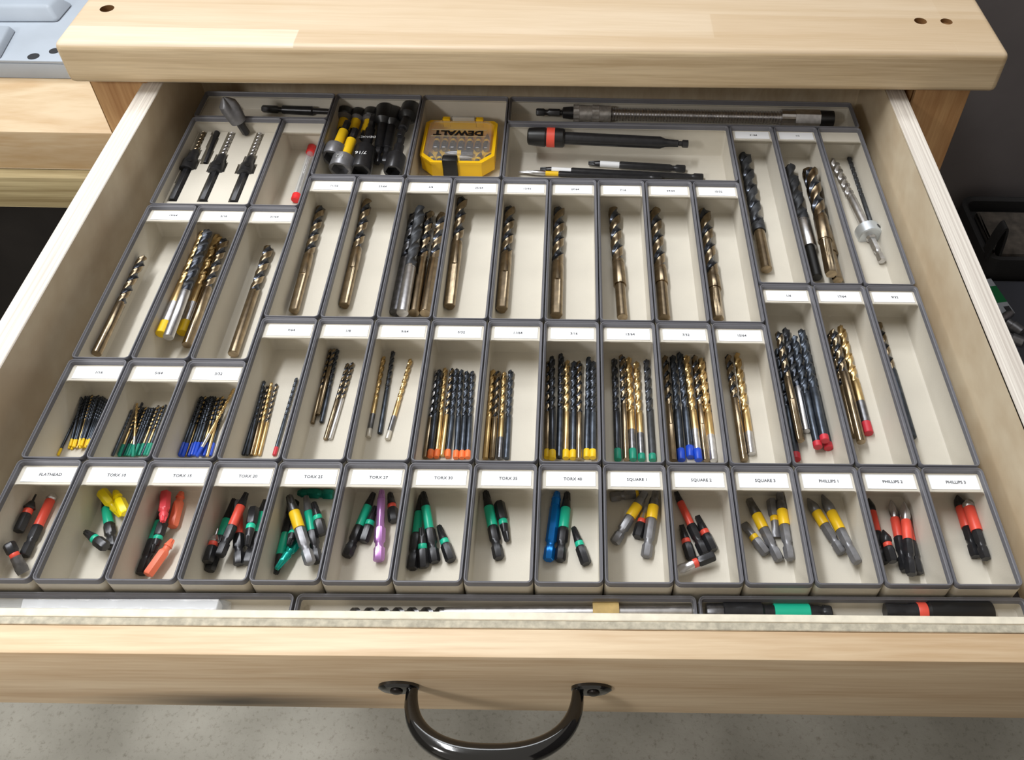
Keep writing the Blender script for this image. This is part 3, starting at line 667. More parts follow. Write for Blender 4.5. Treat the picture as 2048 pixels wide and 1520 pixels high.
insert('PHILLIPS 2', z(850, 930), z(765, 650), BLACK, RED, BLACK, 'short black bit with red band in the PHILLIPS 2 bin', 'phil', thick=1.2)
power('PHILLIPS 2', z(1010, 1040), z(945, 405), BLACK, RED, SILVER, 'red sleeved bit with bulbous steel tip, top of the pile in the PHILLIPS 2 bin', 'bulb', sl=0.5, thick=1.05)
power('PHILLIPS 3', z(1570, 885), z(1405, 335), BLACK, RED, BLACK, 'thick red sleeved bit, left one in the PHILLIPS 3 bin', 'phil', sl=0.62, thick=1.25)
power('PHILLIPS 3', z(1670, 905), z(1520, 390), BLACK, RED, SILVER, 'thick red sleeved bit with bright tip, right one in the PHILLIPS 3 bin', 'phil', sl=0.75, thick=1.25)

# ------------------------------------------------------------------ slim drill bits in the short bins
I64 = IN / 64
z = Z(30, 700, 4.096)
rnd = random.Random(3)
N_ = 16
for i in range(N_):
    f = i / (N_ - 1); cop = i == 7
    A = z(430 + 170 * f, 800 - rnd.random() * 20 + 15 * (i % 2)); B = z(512 + 262 * f, 392 - 30 * math.sin(PI * f) + rnd.random() * 16)
    if i == 0: A = z(345, 862); B = z(505, 470)
    drill('1/16', A, B, 0.0017, OXIDE, GOLD if cop else BLUED, GOLD if cop else BLUED,
          'copper toned slim drill bit lying among the black ones in the 1/16 bin' if cop else ('slim black drill bit nearest the left wall of the 1/16 bin' if i == 0 else 'slim black drill bit with yellow end bunched in the 1/16 bin'),
          end=None if cop else P_YEL, n=12, flen=0.5, group=None if (cop or i == 0) else 'black drill bits in the 1/16 bin', endlen=0.13, pitch=3.4)
N_ = 15
for i in range(N_):
    f = i / (N_ - 1); g = i in (3, 6, 11, 13)
    A = z(790 + 290 * f, 872 - rnd.random() * 12); B = z(955 + 285 * f, 470 - 30 * f + rnd.random() * 20 + (-60 if i == 1 else 0))
    drill('5/64', A, B, 0.0020, OXIDE, GOLD if g else BLUED, GOLD if g else BLUED,
          'slim gold drill bit with green end standing upright in the 5/64 bin' if g else 'slim black drill bit with green end bunched in the 5/64 bin',
          end=P_GRN if (i % 4) else None, n=12, flen=0.5, group='gold drill bits in the 5/64 bin' if g else 'black drill bits in the 5/64 bin', endlen=0.22, pitch=3.4)
drill('5/64', z(965, 872), z(935, 432), 0.0020, GOLD, GOLD, GOLD, 'gold drill bit with green end lying across the bunch in the 5/64 bin', end=P_GRN, n=12, flen=0.5, endlen=0.2, shank2=SILVER)
N_ = 13
for i in range(N_):
    f = i / (N_ - 1); g = i in (4, 9, 11)
    A = z(1298 + 300 * f, 872 - rnd.random() * 12); B = z(1485 + 240 * f, 375 + rnd.random() * 12 + (25 if i == 12 else 0))
    drill('3/32', A, B, 0.0024, OXIDE, GOLD if g else BLUED, GOLD if g else BLUED,
          'slim gold drill bit standing upright in the 3/32 bin' if g else 'slim black drill bit with blue end bunched in the 3/32 bin',
          end=P_BLU if i not in (4, 11) else None, n=12, flen=0.5, group='gold drill bits in the 3/32 bin' if g else 'black drill bits in the 3/32 bin', endlen=0.2, pitch=3.4)
drill('3/32', z(1490, 872), z(1800, 312), 0.0024, GOLD, GOLD, GOLD, 'gold and steel drill bit lying across the bunch in the 3/32 bin', end=P_BLU, n=12, flen=0.5, endlen=0.12, shank2=SILVER)

# ------------------------------------------------------------------ medium drill bits
z = Z(440, 620, 4.655); d = 7 * I64
drill('7/64', z(205, 1350), z(355, 715), d, OXIDE, BLUED, BLUED, 'dark drill bit, leftmost in the 7/64 bin')
drill('7/64', z(250, 1350), z(415, 655), d, OXIDE, BLUED, BLUED, 'dark drill bit, longest of the left bunch in the 7/64 bin')
drill('7/64', z(290, 1352), z(450, 700), d, OXIDE, BRONZE, BRONZE, 'bronze drill bit with dark flutes amid the bunch in the 7/64 bin')
drill('7/64', z(325, 1352), z(482, 672), d, GOLD, GOLD, GOLD, 'gold drill bit in the bunch in the 7/64 bin')
drill('7/64', z(365, 1352), z(530, 682), d, OXIDE, BRONZE, GOLD, 'bronze drill bit, rightmost of the bunch in the 7/64 bin')
drill('7/64', z(505, 1352), z(718, 628), d, OXIDE, BLUED, BLUED, 'dark drill bit with red end alone at the right wall of the 7/64 bin', end=P_RED)
d = 8 * I64
drill('1/8', z(862, 1055), z(1020, 362), d, OXIDE, BRONZE, BRONZE, 'bronze drill bit, leftmost in the 1/8 bin')
drill('1/8', z(945, 1045), z(1098, 362), d, OXIDE, BLUED, BLUED, 'black drill bit, right of the upper three in the 1/8 bin')
drill('1/8', z(912, 975), z(1065, 358), d, OXIDE, BRONZE, BRONZE, 'bronze drill bit, middle of the upper three in the 1/8 bin', flen=0.3)
drill('1/8', z(980, 1205), z(1192, 492), d, OXIDE, BRONZE, BRONZE, 'bronze drill bit, left of the lower pair in the 1/8 bin', flen=0.5)
drill('1/8', z(1025, 1200), z(1238, 485), d, OXIDE, BRONZE, SILVER, 'drill bit with bright steel shank, right of the lower pair in the 1/8 bin', flen=0.5)
d = 9 * I64
drill('9/64', z(1370, 1185), z(1510, 428), d, GOLD, GOLD, GOLD, 'gold drill bit at the left of the 9/64 bin', end=P_SIL, shank2=STEEL)
drill('9/64', z(1487, 1148), z(1615, 378), d, OXIDE, BLUED, BLUED, 'black drill bit in the middle of the 9/64 bin', flen=0.5)
drill('9/64', z(1556, 1205), z(1780, 452), d, GOLD, GOLD, GOLD, 'gold drill bit at the right of the 9/64 bin', end=P_SIL, shank2=STEEL)
z = Z(820, 620, 4.75); d = 10 * I64
M_ = [((132, 1405), (240, 568), OXIDE, SILVER, BRONZE, None, 'bronze shanked drill bit, leftmost in the 5/32 bin'),
      ((192, 1398), (285, 560), OXIDE, BLUED, BLUED, P_ORG, 'blued drill bit with orange end, second from the left in the 5/32 bin'),
      ((250, 1400), (340, 545), GOLD, GOLD, GOLD, P_ORG, 'gold drill bit with orange end in the 5/32 bin'),
      ((303, 1385), (402, 550), OXIDE, BRONZE, GOLD, None, 'bronze shanked drill bit right of the gold one in the 5/32 bin'),
      ((357, 1400), (445, 552), OXIDE, BLUED, BLUED, P_ORG, 'blued drill bit with orange end in the middle of the 5/32 bin'),
      ((435, 1408), (490, 562), OXIDE, BLUED, BLUED, P_ORG, 'blued drill bit with orange end, third from the right in the 5/32 bin'),
      ((492, 1408), (545, 575), OXIDE, BLUED, BLUED, P_ORG, 'blued drill bit with orange end, second from the right in the 5/32 bin'),
      ((545, 1405), (597, 575), OXIDE, BLUED, BLUED, P_ORG, 'blued drill bit with orange end, rightmost in the 5/32 bin')]
for A, B, f_, l_, s_, e_, lab in M_: drill('5/32', z(*A), z(*B), d, f_, l_, s_, lab, end=e_, endlen=0.07)
d = 11 * I64
drill('11/64', z(718, 1412), z(785, 562), d, GOLD, GOLD, GOLD, 'gold drill bit, leftmost in the 11/64 bin')
drill('11/64', z(780, 1412), z(840, 575), d, OXIDE, BRONZE, BRONZE, 'bronze drill bit with black flutes in the 11/64 bin')
drill('11/64', z(850, 1412), z(897, 585), d, GOLD, GOLD, GOLD, 'gold drill bit, third from the left in the 11/64 bin', shank2=STEEL)
drill('11/64', z(915, 1412), z(960, 565), d, BLUED, BLUED, BLUED, 'blue black drill bit, rightmost in the 11/64 bin')
d = 12 * I64
M_ = [((1305, 1405), (1318, 480), OXIDE, BRONZE, BRONZE, P_YEL, 'bronze drill bit against the left wall of the 3/16 bin'),
      ((1352, 1415), (1352, 432), OXIDE, OXIDE, OXIDE, P_YEL, 'black drill bit with yellow end, second from the left in the 3/16 bin'),
      ((1420, 1400), (1438, 408), OXIDE, OXIDE, BLUED, None, 'black drill bit, longest in the 3/16 bin'),
      ((1480, 1410), (1495, 472), GOLD, GOLD, GOLD, P_YEL, 'gold drill bit with yellow end in the 3/16 bin'),
      ((1547, 1412), (1558, 482), OXIDE, BLUED, BLUED, P_YEL, 'blued drill bit right of the gold one in the 3/16 bin'),
      ((1605, 1415), (1610, 480), OXIDE, BRONZE, BRONZE, None, 'bronze drill bit with black flutes, third from the right in the 3/16 bin'),
      ((1680, 1405), (1700, 440), BLUED, BLUED, BLUED, P_YEL, 'blued drill bit, second from the right in the 3/16 bin'),
      ((1735, 1405), (1745, 482), OXIDE, OXIDE, BLUED, P_YEL, 'black drill bit against the right wall of the 3/16 bin')]
for A, B, f_, l_, s_, e_, lab in M_: drill('3/16', z(*A), z(*B), d, f_, l_, s_, lab, end=e_, endlen=0.07)
z = Z(1180, 620, 4.75); d = 13 * I64
drill('13/64', z(265, 1425), z(230, 455), d, OXIDE, OXIDE, OXIDE, 'black drill bit with green end, leftmost in the 13/64 bin', end=P_GRN)
drill('13/64', z(345, 1420), z(303, 420), d, OXIDE, BRONZE, BRONZE, 'bronze drill bit with black flutes in the 13/64 bin', flen=0.5)
drill('13/64', z(410, 1425), z(368, 445), d, GOLD, GOLD, GOLD, 'gold drill bit with green end, left of the gold pair in the 13/64 bin', end=P_GRN, shank2=STEEL)
drill('13/64', z(492, 1428), z(440, 485), d, GOLD, GOLD, GOLD, 'gold drill bit with green end, right of the gold pair in the 13/64 bin', end=P_GRN, shank2=STEEL, endlen=0.05)
drill('13/64', z(595, 1430), z(535, 465), d, OXIDE, SPADE, SPADE, 'black drill bit standing apart at the right of the 13/64 bin', end=P_GRN, endlen=0.05)
d = 14 * I64
drill('7/32', z(795, 1430), z(712, 428), d, OXIDE, BRONZE, BRONZE, 'bronze drill bit against the left wall of the 7/32 bin', flen=0.5, sh='h3')
drill('7/32', z(870, 1428), z(785, 425), d, BLUED, BLUED, BLUED, 'blued drill bit with blue end, left one in the 7/32 bin', end=P_BLU)
drill('7/32', z(955, 1400), z(850, 382), d, BLUED, BLUED, BLUED, 'blued drill bit with blue end, longer one in the 7/32 bin', end=P_BLU)
drill('7/32', z(1032, 1428), z(915, 425), d, GOLD, GOLD, GOLD, 'gold drill bit with blue end in the 7/32 bin', end=P_BLU, shank2=SILVER)
drill('7/32', z(1110, 1432), z(990, 425), d, OXIDE, BRONZE, BRONZE, 'black and bronze drill bit between the gold ones in the 7/32 bin', flen=0.5, sh='h3')
drill('7/32', z(1200, 1432), z(1070, 450), d, GOLD, GOLD, GOLD, 'gold drill bit with steel shank, rightmost in the 7/32 bin', shank2=SILVER)
d = 15 * I64
drill('15/64', z(1465, 1430), z(1308, 418), d, OXIDE, BRONZE, BRONZE, 'black and bronze drill bit in the 15/64 bin', flen=0.45)
drill('15/64', z(1537, 1368), z(1385, 345), d, GOLD, GOLD, GOLD, 'gold drill bit with steel shank in the 15/64 bin', shank2=SILVER, flen=0.62)
z = Z(1500, 560, 4.0); d = 16 * I64
drill('1/4', z(372, 1440), z(215, 545), d, OXIDE, BLUED, BLUED, 'blued drill bit with red end squeezed along the left wall of the 1/4 bin', end=P_RED, endlen=0.05)
drill('1/4', z(405, 1288), z(225, 408), d, OXIDE, BRONZE, BRONZE, 'bronze drill bit with flat sided shank in the 1/4 bin', sh='h3', flen=0.45)
drill('1/4', z(453, 1210), z(282, 378), d, SPADE, OXIDE, SILVER, 'black drill bit with bright steel shank in the 1/4 bin', flen=0.6)
drill('1/4', z(545, 1340), z(350, 440), d, BLUED, BLUED, BLUED, 'blued drill bit with red end, left of the three in the 1/4 bin', end=P_RED, endlen=0.04)
drill('1/4', z(690, 1350), z(490, 432), d, BLUED, BLUED, BLUED, 'blued drill bit with red end, rightmost in the 1/4 bin', end=P_RED, endlen=0.04)
drill('1/4', z(600, 1290), z(408, 388), d, BLUED, BLUED, BLUED, 'blued drill bit with red end, middle of the three in the 1/4 bin', end=P_RED, endlen=0.04)
d = 17 * I64
drill('17/64', z(835, 1250), z(640, 415), d, OXIDE, BRONZE, BRONZE, 'bronze drill bit hidden along the left wall of the 17/64 bin')
drill('17/64', z(890, 1298), z(662, 388), d, OXIDE, BRONZE, BRONZE, 'black and bronze drill bit in the middle of the 17/64 bin', flen=0.42)
drill('17/64', z(950, 1230), z(722, 358), d, GOLD, GOLD, GOLD, 'gold drill bit with red end in the 17/64 bin', end=P_RED, shank2=STEEL)
drill('9/32', z(1296, 1262), z(1018, 330), 18 * I64, OXIDE, BRONZE, BLUED, 'dark drill bit half hidden by the left wall of the 9/32 bin', flen=0.45)

# ------------------------------------------------------------------ large drill bits
z = Z(140, 350, 4.0)
drill('19/64', z(205, 1430), z(570, 640), 19 * I64, OXIDE, BRONZE, BRONZE, 'bronze drill bit with black flutes in the 19/64 bin', flen=0.52)
d = 20 * I64
drill('5/16', z(715, 1275), z(1040, 445), d, GOLD, GOLD, GOLD, 'gold drill bit with yellow end at the left wall of the 5/16 bin', end=P_YEL, shank2=SILVER, endlen=0.1)
drill('5/16', z(895, 1265), z(1205, 440), d, GOLD, GOLD, GOLD, 'gold drill bit with yellow end in the middle of the 5/16 bin', end=P_YEL, shank2=SILVER, endlen=0.1)
drill('5/16', z(935, 1362), z(1245, 505), d, OXIDE, BRONZE, BRONZE, 'bronze shanked drill bit at the right of the 5/16 bin', flen=0.5)
drill('5/16', z(785, 1300), z(1112, 432), d, SPADE, OXIDE, SILVER, 'matte black drill bit with bright steel shank on top in the 5/16 bin', flen=0.6, lift=0.0170)
drill('21/64', z(1305, 1435), z(1600, 560), 21 * I64, OXIDE, BRONZE, BRONZE, 'bronze drill bit with black flutes in the 21/64 bin', flen=0.46)
z = Z(530, 340, 4.096)
drill('11/32', z(238, 1160), z(452, 290), 22 * I64, OXIDE, BRONZE, BRONZE, 'tilted bronze drill bit with black flutes in the 11/32 bin', sh='h3', flen=0.5)
drill('23/64', z(605, 1112), z(812, 232), 23 * I64, OXIDE, BRONZE, BRONZE, 'bronze drill bit with black flutes in the 23/64 bin', sh='h3', flen=0.5)
d = 24 * I64
drill('3/8', z(1045, 1172), z(1185, 345), d, OXIDE, STEEL, STEEL, 'grey brown drill bit at the left wall of the 3/8 bin', flen=0.5)
drill('3/8', z(1218, 1175), z(1355, 332), d, OXIDE, BRONZE, BRONZE, 'black and bronze drill bit right of the centre in the 3/8 bin', flen=0.5)
drill('3/8', z(1312, 1175), z(1455, 345), d, OXIDE, BRONZE, BRONZE, 'black and bronze drill bit at the right wall of the 3/8 bin', flen=0.5)
drill('3/8', z(1125, 1175), z(1280, 290), d, SPADE, SPADE, SILVER, 'matte dark drill bit with bright steel shank in the 3/8 bin', flen=0.6, pitch=4.2, lift=0.0085)
drill('25/64', z(1495, 1120), z(1615, 212), 25 * I64, OXIDE, BRONZE, BRONZE, 'bronze drill bit with pale shank flat in the 25/64 bin', sh='h3', flen=0.45)
z = Z(980, 340, 3.531)
drill('13/32', z(75, 985), z(135, 188), 26 * I64, OXIDE, BRONZE, BRONZE, 'bronze drill bit with black flutes in the 13/32 bin', sh='h3', flen=0.5)
drill('27/64', z(468, 1030), z(490, 232), 27 * I64, OXIDE, BRONZE, BRONZE, 'bronze drill bit with flat sided shank in the 27/64 bin', sh='h3', flen=0.55)
drill('7/16', z(935, 1042), z(873, 208), 28 * I64, OXIDE, BRONZE, BRONZE, 'reduced shank drill bit in the 7/16 bin', red=0.80, flen=0.53)
drill('29/64', z(1232, 1048), z(1158, 205), 29 * I64, OXIDE, BRONZE, BRONZE, 'drill bit with black flutes in the 29/64 bin', red=0.84, flen=0.58, xf=0.67)
drill('15/32', z(1612, 1055), z(1502, 212), 30 * I64, OXIDE, BRONZE, BRONZE, 'drill bit with pale hexagonal shank in the 15/32 bin', red=0.84, sh='h', flen=0.64, xf=0.67)
z = Z(1300, 160, 3.413)
drill('31/64', z(795, 1295), z(642, 492), 31 * I64, OXIDE, SPADE, BRONZE, 'large dark drill bit with bronze reduced shank in the 31/64 bin', red=0.82, flen=0.66, xf=0.85)
d = 32 * I64
drill('1/2', z(1140, 1350), z(945, 575), d, SPADE, SPADE, BLACKP, 'large matte black drill bit with black shank in the 1/2 bin', red=0.72, flen=0.53, xf=0.5, shank2=SILVER)
drill('1/2', z(1345, 1370), z(1150, 600), d, OXIDE, BRONZE, BRONZE, 'large bronze drill bit with pale hexagonal shank at the right of the 1/2 bin', red=0.76, sh='h', flen=0.58, xf=0.5)
drill('1/2', z(1238, 1325), z(1098, 595), d, OXIDE, BRONZE, BRONZE, 'large bronze drill bit in the middle of the 1/2 bin', red=0.85, sh='h', flen=0.5)
# collared countersink drill and its companion
a, b = settle('step', z(1622, 1238), z(1240, 530), 0.0045, steps=20)
L = (b - a).length
t = thing('countersink_drill', 'twist drill with round chrome stop collar in the unlabelled long bin', 'drill bit', frame(a, b))
link('hex_shank', lathe([(0, 0.0030, 'h'), (0.0008, 0.0037, 'h'), (0.008, 0.0037, 'h'), (0.0095, 0.0027, 'r'), (0.012, 0.0027, 'r'), (0.0135, 0.0037, 'h'), (L * .19, 0.0037, 'h'), (L * 0.20, 0.0048, 'r'), (L * .215, 0.0048, 'r')], 24), SILVER, t, world=False)
link('stop_collar', lathe([(L * .205, 0.0050, 'r'), (L * .206, 0.0100, 'r'), (L * .212, 0.0110, 'r'), (L * .282, 0.0110, 'r'), (L * .288, 0.0100, 'r'), (L * .289, 0.0050, 'r')], 32), mat('zinc_plate', (214, 220, 226), 0.32, 0.75), t, world=False)
qs = lathe([(0, 0.0019, 'r'), (0.0007, 0.0019, 'r')], 16)
qs.transform(Matrix.Translation((L * .248, 0.0, 0)) @ Matrix.Rotation(math.radians(40), 4, 'X') @ Matrix.Translation((0, 0, 0.0107)) @ Matrix.Rotation(-PI / 2, 4, 'Y'))
link('set_screw', qs, BLACKP, t, world=False)
link('shaft', lathe([(L * .29, 0.0042, 'r'), (L * .56, 0.0042, 'r'), (L * .60, 0.0038, 'r')], 24), SILVER, t, world=False)
bm = bmesh.new(); R = []
for k in range(46):
    x = L * (0.56 + 0.44 * k / 45); tw = x / 0.021 * 2 * PI; sc_ = 1.0 if k < 40 else (1 - (k - 40) / 5.4)
    R.append([(x, 0.0042 * sc_ * (1 if ((2 * PI * i / 20) % PI) / PI < 0.33 else 1 - 0.6 * math.sin(PI * ((((2 * PI * i / 20) % PI) / PI) - 0.33) / 0.67)) * math.cos(2 * PI * i / 20 + tw),
               0.0042 * sc_ * (1 if ((2 * PI * i / 20) % PI) / PI < 0.33 else 1 - 0.6 * math.sin(PI * ((((2 * PI * i / 20) % PI) / PI) - 0.33) / 0.67)) * math.sin(2 * PI * i / 20 + tw)) for i in range(20)])
loops(bm, R, True, True); link('fluted_body', bm, SILVER, t, world=False, sharp=0.9)
drill('step', z(1530, 985), z(1340, 475), 0.0042, SPADE, SPADE, SPADE, 'thin dark drill bit with its shank at the chrome collar in the unlabelled long bin', flen=0.62)

# ------------------------------------------------------------------ back row: countersinks
z = Z(260, 160, 3.413)
ins = BINS['cs']['obj']
ix0, ix1, iy0, iy1 = BINS['cs']['x0'], BINS['cs']['x1'], BINS['cs']['y0'], BINS['cs']['y1']
ZI = -0.0165
slots = []; csn = []
for A, B, lab in (((290, 818), (535, 290), 'black countersink drill in a fitted slot, leftmost of the three'), ((497, 822), (712, 330), 'black countersink drill in a fitted slot, middle of the three'),
             ((707, 828), (897, 345), 'black countersink drill in a fitted slot, rightmost of the three')):
    a = at(*z(*A), ZI); b = at(*z(*B), ZI); slots.append((a, b)); csn.append((a, b, lab))
rod_a, rod_b = at(*z(512, 562), ZI), at(*z(617, 290), ZI)
def inslot(x, y):
    p = Vector((x, y, 0))
    for a, b in slots + [(rod_a, rod_b)]:
        d = Vector((b.x - a.x, b.y - a.y, 0)); L = d.length; d.normalize(); q = p - Vector((a.x, a.y, 0)); s = q.dot(d); h = abs(q.x * d.y - q.y * d.x)
        if (a, b) == (rod_a, rod_b):
            if -0.003 < s < L + 0.003 and h < 0.0042: return True
            continue
        u = s / L
        if -0.02 < u < 0.37 and h < 0.0045: return True
        if 0.37 <= u < 0.50 and h < 0.0085: return True
        if 0.50 <= u < 0.62 and h < 0.0058: return True
        if 0.62 <= u < 1.03 and h < 0.0038: return True
    return False
bm = bmesh.new(); NX, NY = 84, 124
sx_, sy_ = (ix1 - ix0) / NX, (iy1 - iy0) / NY
low = [[inslot(ix0 + (i + .5) * sx_, iy0 + (j + .5) * sy_) for j in range(NY)] for i in range(NX)]
vc = {}
def V_(i, j, zz):
    k = (i, j, zz)
    if k not in vc: vc[k] = bm.verts.new((ix0 + i * sx_, iy0 + j * sy_, ZI + 0.0002 if zz else ZI - 0.0055))
    return vc[k]
for i in range(NX):
    for j in range(NY):
        h = 0 if low[i][j] else 1
        bm.faces.new((V_(i, j, h), V_(i + 1, j, h), V_(i + 1, j + 1, h), V_(i, j + 1, h)))
        if i + 1 < NX and low[i][j] != low[i + 1][j]: bm.faces.new((V_(i + 1, j, 0), V_(i + 1, j + 1, 0), V_(i + 1, j + 1, 1), V_(i + 1, j, 1)))
        if j + 1 < NY and low[i][j] != low[i][j + 1]: bm.faces.new((V_(i, j + 1, 0), V_(i + 1, j + 1, 0), V_(i + 1, j + 1, 1), V_(i, j + 1, 1)))
link('fitted_insert', bm, BEIGE, ins, sharp=0.5)
for a, b, lab in csn:
    a = a + Vector((0, 0, -0.0012)); b = b + Vector((0, 0, -0.0012)); L = (b - a).length
    t = thing('countersink_drill', lab, 'countersink', frame(a, b))
    link('hex_shank', lathe([(0, 0.0030, 'h'), (0.001, 0.0037, 'h'), (L * .36, 0.0037, 'h'), (L * .365, 0.003, 'r')], 24), BLACK, t, world=False)
    link('countersink_head', lathe([(L * .36, 0.0060, 'r'), (L * .365, 0.0068, 'r'), (L * .47, 0.0068, 'r'), (L * .50, 0.0052, 'r'), (L * .57, 0.0048, 'r'), (L * .62, 0.0028, 'r')], 24), BLACK, t, world=False)
    q = lathe([(0, 0.0022, 'r'), (0.0006, 0.0022, 'r')], 16); q.transform(Matrix.Translation((L * .43, -0.002, 0.0063)) @ Matrix.Rotation(0.3, 4, 'X') @ Matrix.Rotation(-PI / 2, 4, 'Y'))
    link('set_screw', q, BLACKP, t, world=False)
    bm = bmesh.new(); R = []
    for k in range(40):
        x = L * (0.60 + 0.40 * k / 39); tw = x / 0.0105 * 2 * PI; sc_ = 1.0 if k < 36 else (1 - (k - 36) / 3.4)
        R.append([(x, 0.0020 * sc_ * m_ * math.cos(2 * PI * i / 16 + tw), 0.0020 * sc_ * m_ * math.sin(2 * PI * i / 16 + tw)) for i in range(16) for m_ in [1 if ((2 * PI * i / 16) % PI) / PI < 0.36 else 0.55]])
    loops(bm, R, True, True); link('pilot_drill', bm, BRONZE if 'left' in lab else SILVER, t, world=False, sharp=0.9)
a = rod_a + Vector((0, 0, -0.001)); b = rod_b + Vector((0, 0, -0.001)); L = (b - a).length
t = thing('hex_rod', 'thin dark hex key rod lying in a slot between the countersink drills', 'rod', frame(a, b))
link('rod_shaft', lathe([(0, 0.0018, 'h'), (0.0005, 0.0021, 'h'), (L * .62, 0.0021, 'h'), (L * .66, 0.0026, 'r'), (L, 0.0024, 'r')], 18), BLACK, t, world=False)
# single tapered countersink leaning upright in the right rear corner of the tray
a = at(*z(797, 368), -0.0145); b = Vector((a.x - 0.0105, a.y + 0.000, 0.0235))
L = (b - a).length
t = thing('countersink_bit', 'grey tapered countersink bit standing upright in the tray of black countersinks', 'countersink', frame(a, b))
link('hex_shank', lathe([(0, 0.0030, 'h'), (0.001, 0.0036, 'h'), (L * .40, 0.0036, 'h')], 24), BLACK, t, world=False)
bm = bmesh.new(); R = []
for x, r, cut in ((.36, .0050, 0), (.38, .0074, 0), (.55, .0082, 0.1), (.75, .0088, .4), (.88, .0082, .55), (1.0, .0040, .6), (1.06, .0012, .6)):
    R.append([(L * x, r * (1 - cut * (0.5 + 0.5 * math.cos(2 * (2 * PI * i / 32))) ** 3) * math.cos(2 * PI * i / 32 + x), r * (1 - cut * (0.5 + 0.5 * math.cos(2 * (2 * PI * i / 32))) ** 3) * math.sin(2 * PI * i / 32 + x)) for i in range(32)])
loops(bm, R, True, True); link('fluted_head', bm, GUN, t, world=False)
# black rod with joints in the back left bin
bn = BINS['rod']
bm = bmesh.new(); hexa(bm, [(bn['x0'], bn['y0'], -0.0195), (bn['x0'] + 0.022, bn['y0'], -0.0195), (bn['x0'] + 0.022, bn['y1'], -0.0195), (bn['x0'], bn['y1'], -0.0195)],
     [(bn['x0'], bn['y0'], -0.0075), (bn['x0'] + 0.0215, bn['y0'], -0.0075), (bn['x0'] + 0.0215, bn['y1'], -0.0075), (bn['x0'], bn['y1'], -0.0075)])
link('label_ledge', bm, BEIGE, bn['obj'])
a = Vector((-0.262, 0.4965, -0.0147)); b = Vector((-0.194, 0.4935, -0.0147)); L = (b - a).length
t = thing('bit_extension', 'black jointed extension lying in the back left bin', 'bit holder', frame(a, b))
link('shaft', lathe([(0, .0030, 'h'), (L * .02, .0036, 'h'), (L * .22, .0036, 'h'), (L * .24, .0025, 'r'), (L * .28, .0025, 'r'), (L * .3, .0042, 'r'), (L * .72, .0046, 'r'), (L * .74, .0030, 'r'), (L, .0028, 'r')], 24), BLACK, t, world=False)
# clear tube with red caps
CLEAR = mat('clear_plastic', (235, 240, 246), 0.12, alpha=0.28, spec=0.8)
REDC = mat('red_rubber', (235, 45, 48), 0.45)
a, b = settle('tube', z(1128, 822), z(1248, 445), 0.0036, steps=22); L = (b - a).length
t = thing('bit_tube', 'clear plastic tube with red end caps leaning in the narrow bin', 'tube', frame(a, b))
bm = lathe([(L * .03, .0032, 'r'), (L * .97, .0032, 'r')], 20, cap=False); link('clear_tube', bm, CLEAR, t, world=False)
link('cap', lathe([(0, .0030, 'r'), (0.001, .0040, 'r'), (L * .09, .0040, 'r'), (L * .10, .0034, 'r')], 20), REDC, t, world=False)
link('cap', lathe([(L * .86, .0034, 'r'), (L * .87, .0042, 'r'), (L * .985, .0042, 'r'), (L, .0034, 'r')], 20), REDC, t, world=False)
t2 = thing('drill_bit', 'fine steel drill bit inside the clear tube with red caps', 'drill bit', frame(a + (b - a) * .12 , b - (b - a) * .15))
link('fluted_body', lathe([(L * .35 + k * 0.0012, .0014 if k % 2 else .0010, 'r') for k in range(int(L * .36 / 0.0012))] + [(L * .72, .0003, 'r')], 12), SILVER, t2, world=False)
link('shank', lathe([(0, .0013, 'r'), (L * .351, .0013, 'r')], 12), SILVER, t2, world=False)

# ------------------------------------------------------------------ nut drivers
z = Z(640, 170, 5.389)
def nut_driver(A, B, za, zb, lab, sock, rs, sleeve=YELL, sockm=None, sockf=0.34, textm=None, seg=None):
    a = at(*z(*A), za); b = at(*z(*B), zb); bn = BINS['nuts']
    for p in (a, b):
        p.y = min(max(p.y, bn['y0'] + 0.0004), bn['y1'] - 0.0004); p.x = min(max(p.x, bn['x0'] + 0.004), bn['x1'] - 0.004)
    L = (b - a).length
    t = thing('nut_driver', lab, 'nut driver', frame(a, b))
    xs = L * (1 - sockf)
    link('hex_shank', lathe([(0, .0030, 'h'), (.001, .00366, 'h'), (.009, .00366, 'h'), (.0105, .0027, 'r'), (.0125, .0027, 'r'), (.014, .00366, 'h'), (L * .27, .00366, 'h')], 24), BLACK, t, world=False)
    link('sleeve', lathe([(L * .26, .0036, 'r'), (L * .27, .0046, 'r'), (xs - .001, .0046, 'r'), (xs, .0038, 'r')], 24), sleeve, t, world=False)
    link('socket', lathe([(xs - 0.0005, .0042, 'r'), (xs + .002, rs * .80, 'r'), (xs + .004, rs, 'r'), (L - .0008, rs, 'r'), (L, rs * .95, 'r'), (L - .0002, rs * .78, 'h'), (L - .008, rs * .76, 'h'), (L - .0085, rs * .2, 'r')], 24), sockm or GUN, t, world=False)
    if sockm is BLACKP and sleeve is YELL:
        link('flange', lathe([(xs - .0008, .0050, 'r'), (xs, rs * .80, 'r'), (xs + .0030, rs * .90, 'r'), (xs + .0036, rs * .7, 'r')], 24), GUN, t, world=False)
    if textm:
        text_obj(textm, 0.0062, Vector((0, 0, 0)), CARD if sockm is BLACK else mat('pale_engraving', (170, 172, 172), 0.5), t, tilt=t.matrix_world @ Matrix.Translation((L - (L - xs) * .45, 0.0, rs + 0.0001)) @ Matrix.Rotation(-PI / 2, 4, 'Z'))
    if textm == '7/16':
        text_obj('DEWALT', 0.0042, Vector((0, 0, 0)), CARD, t, tilt=t.matrix_world @ Matrix.Translation((L * .46, 0.0, .0048)) @ Matrix.Rotation(-PI / 2, 4, 'Z'))
    return t
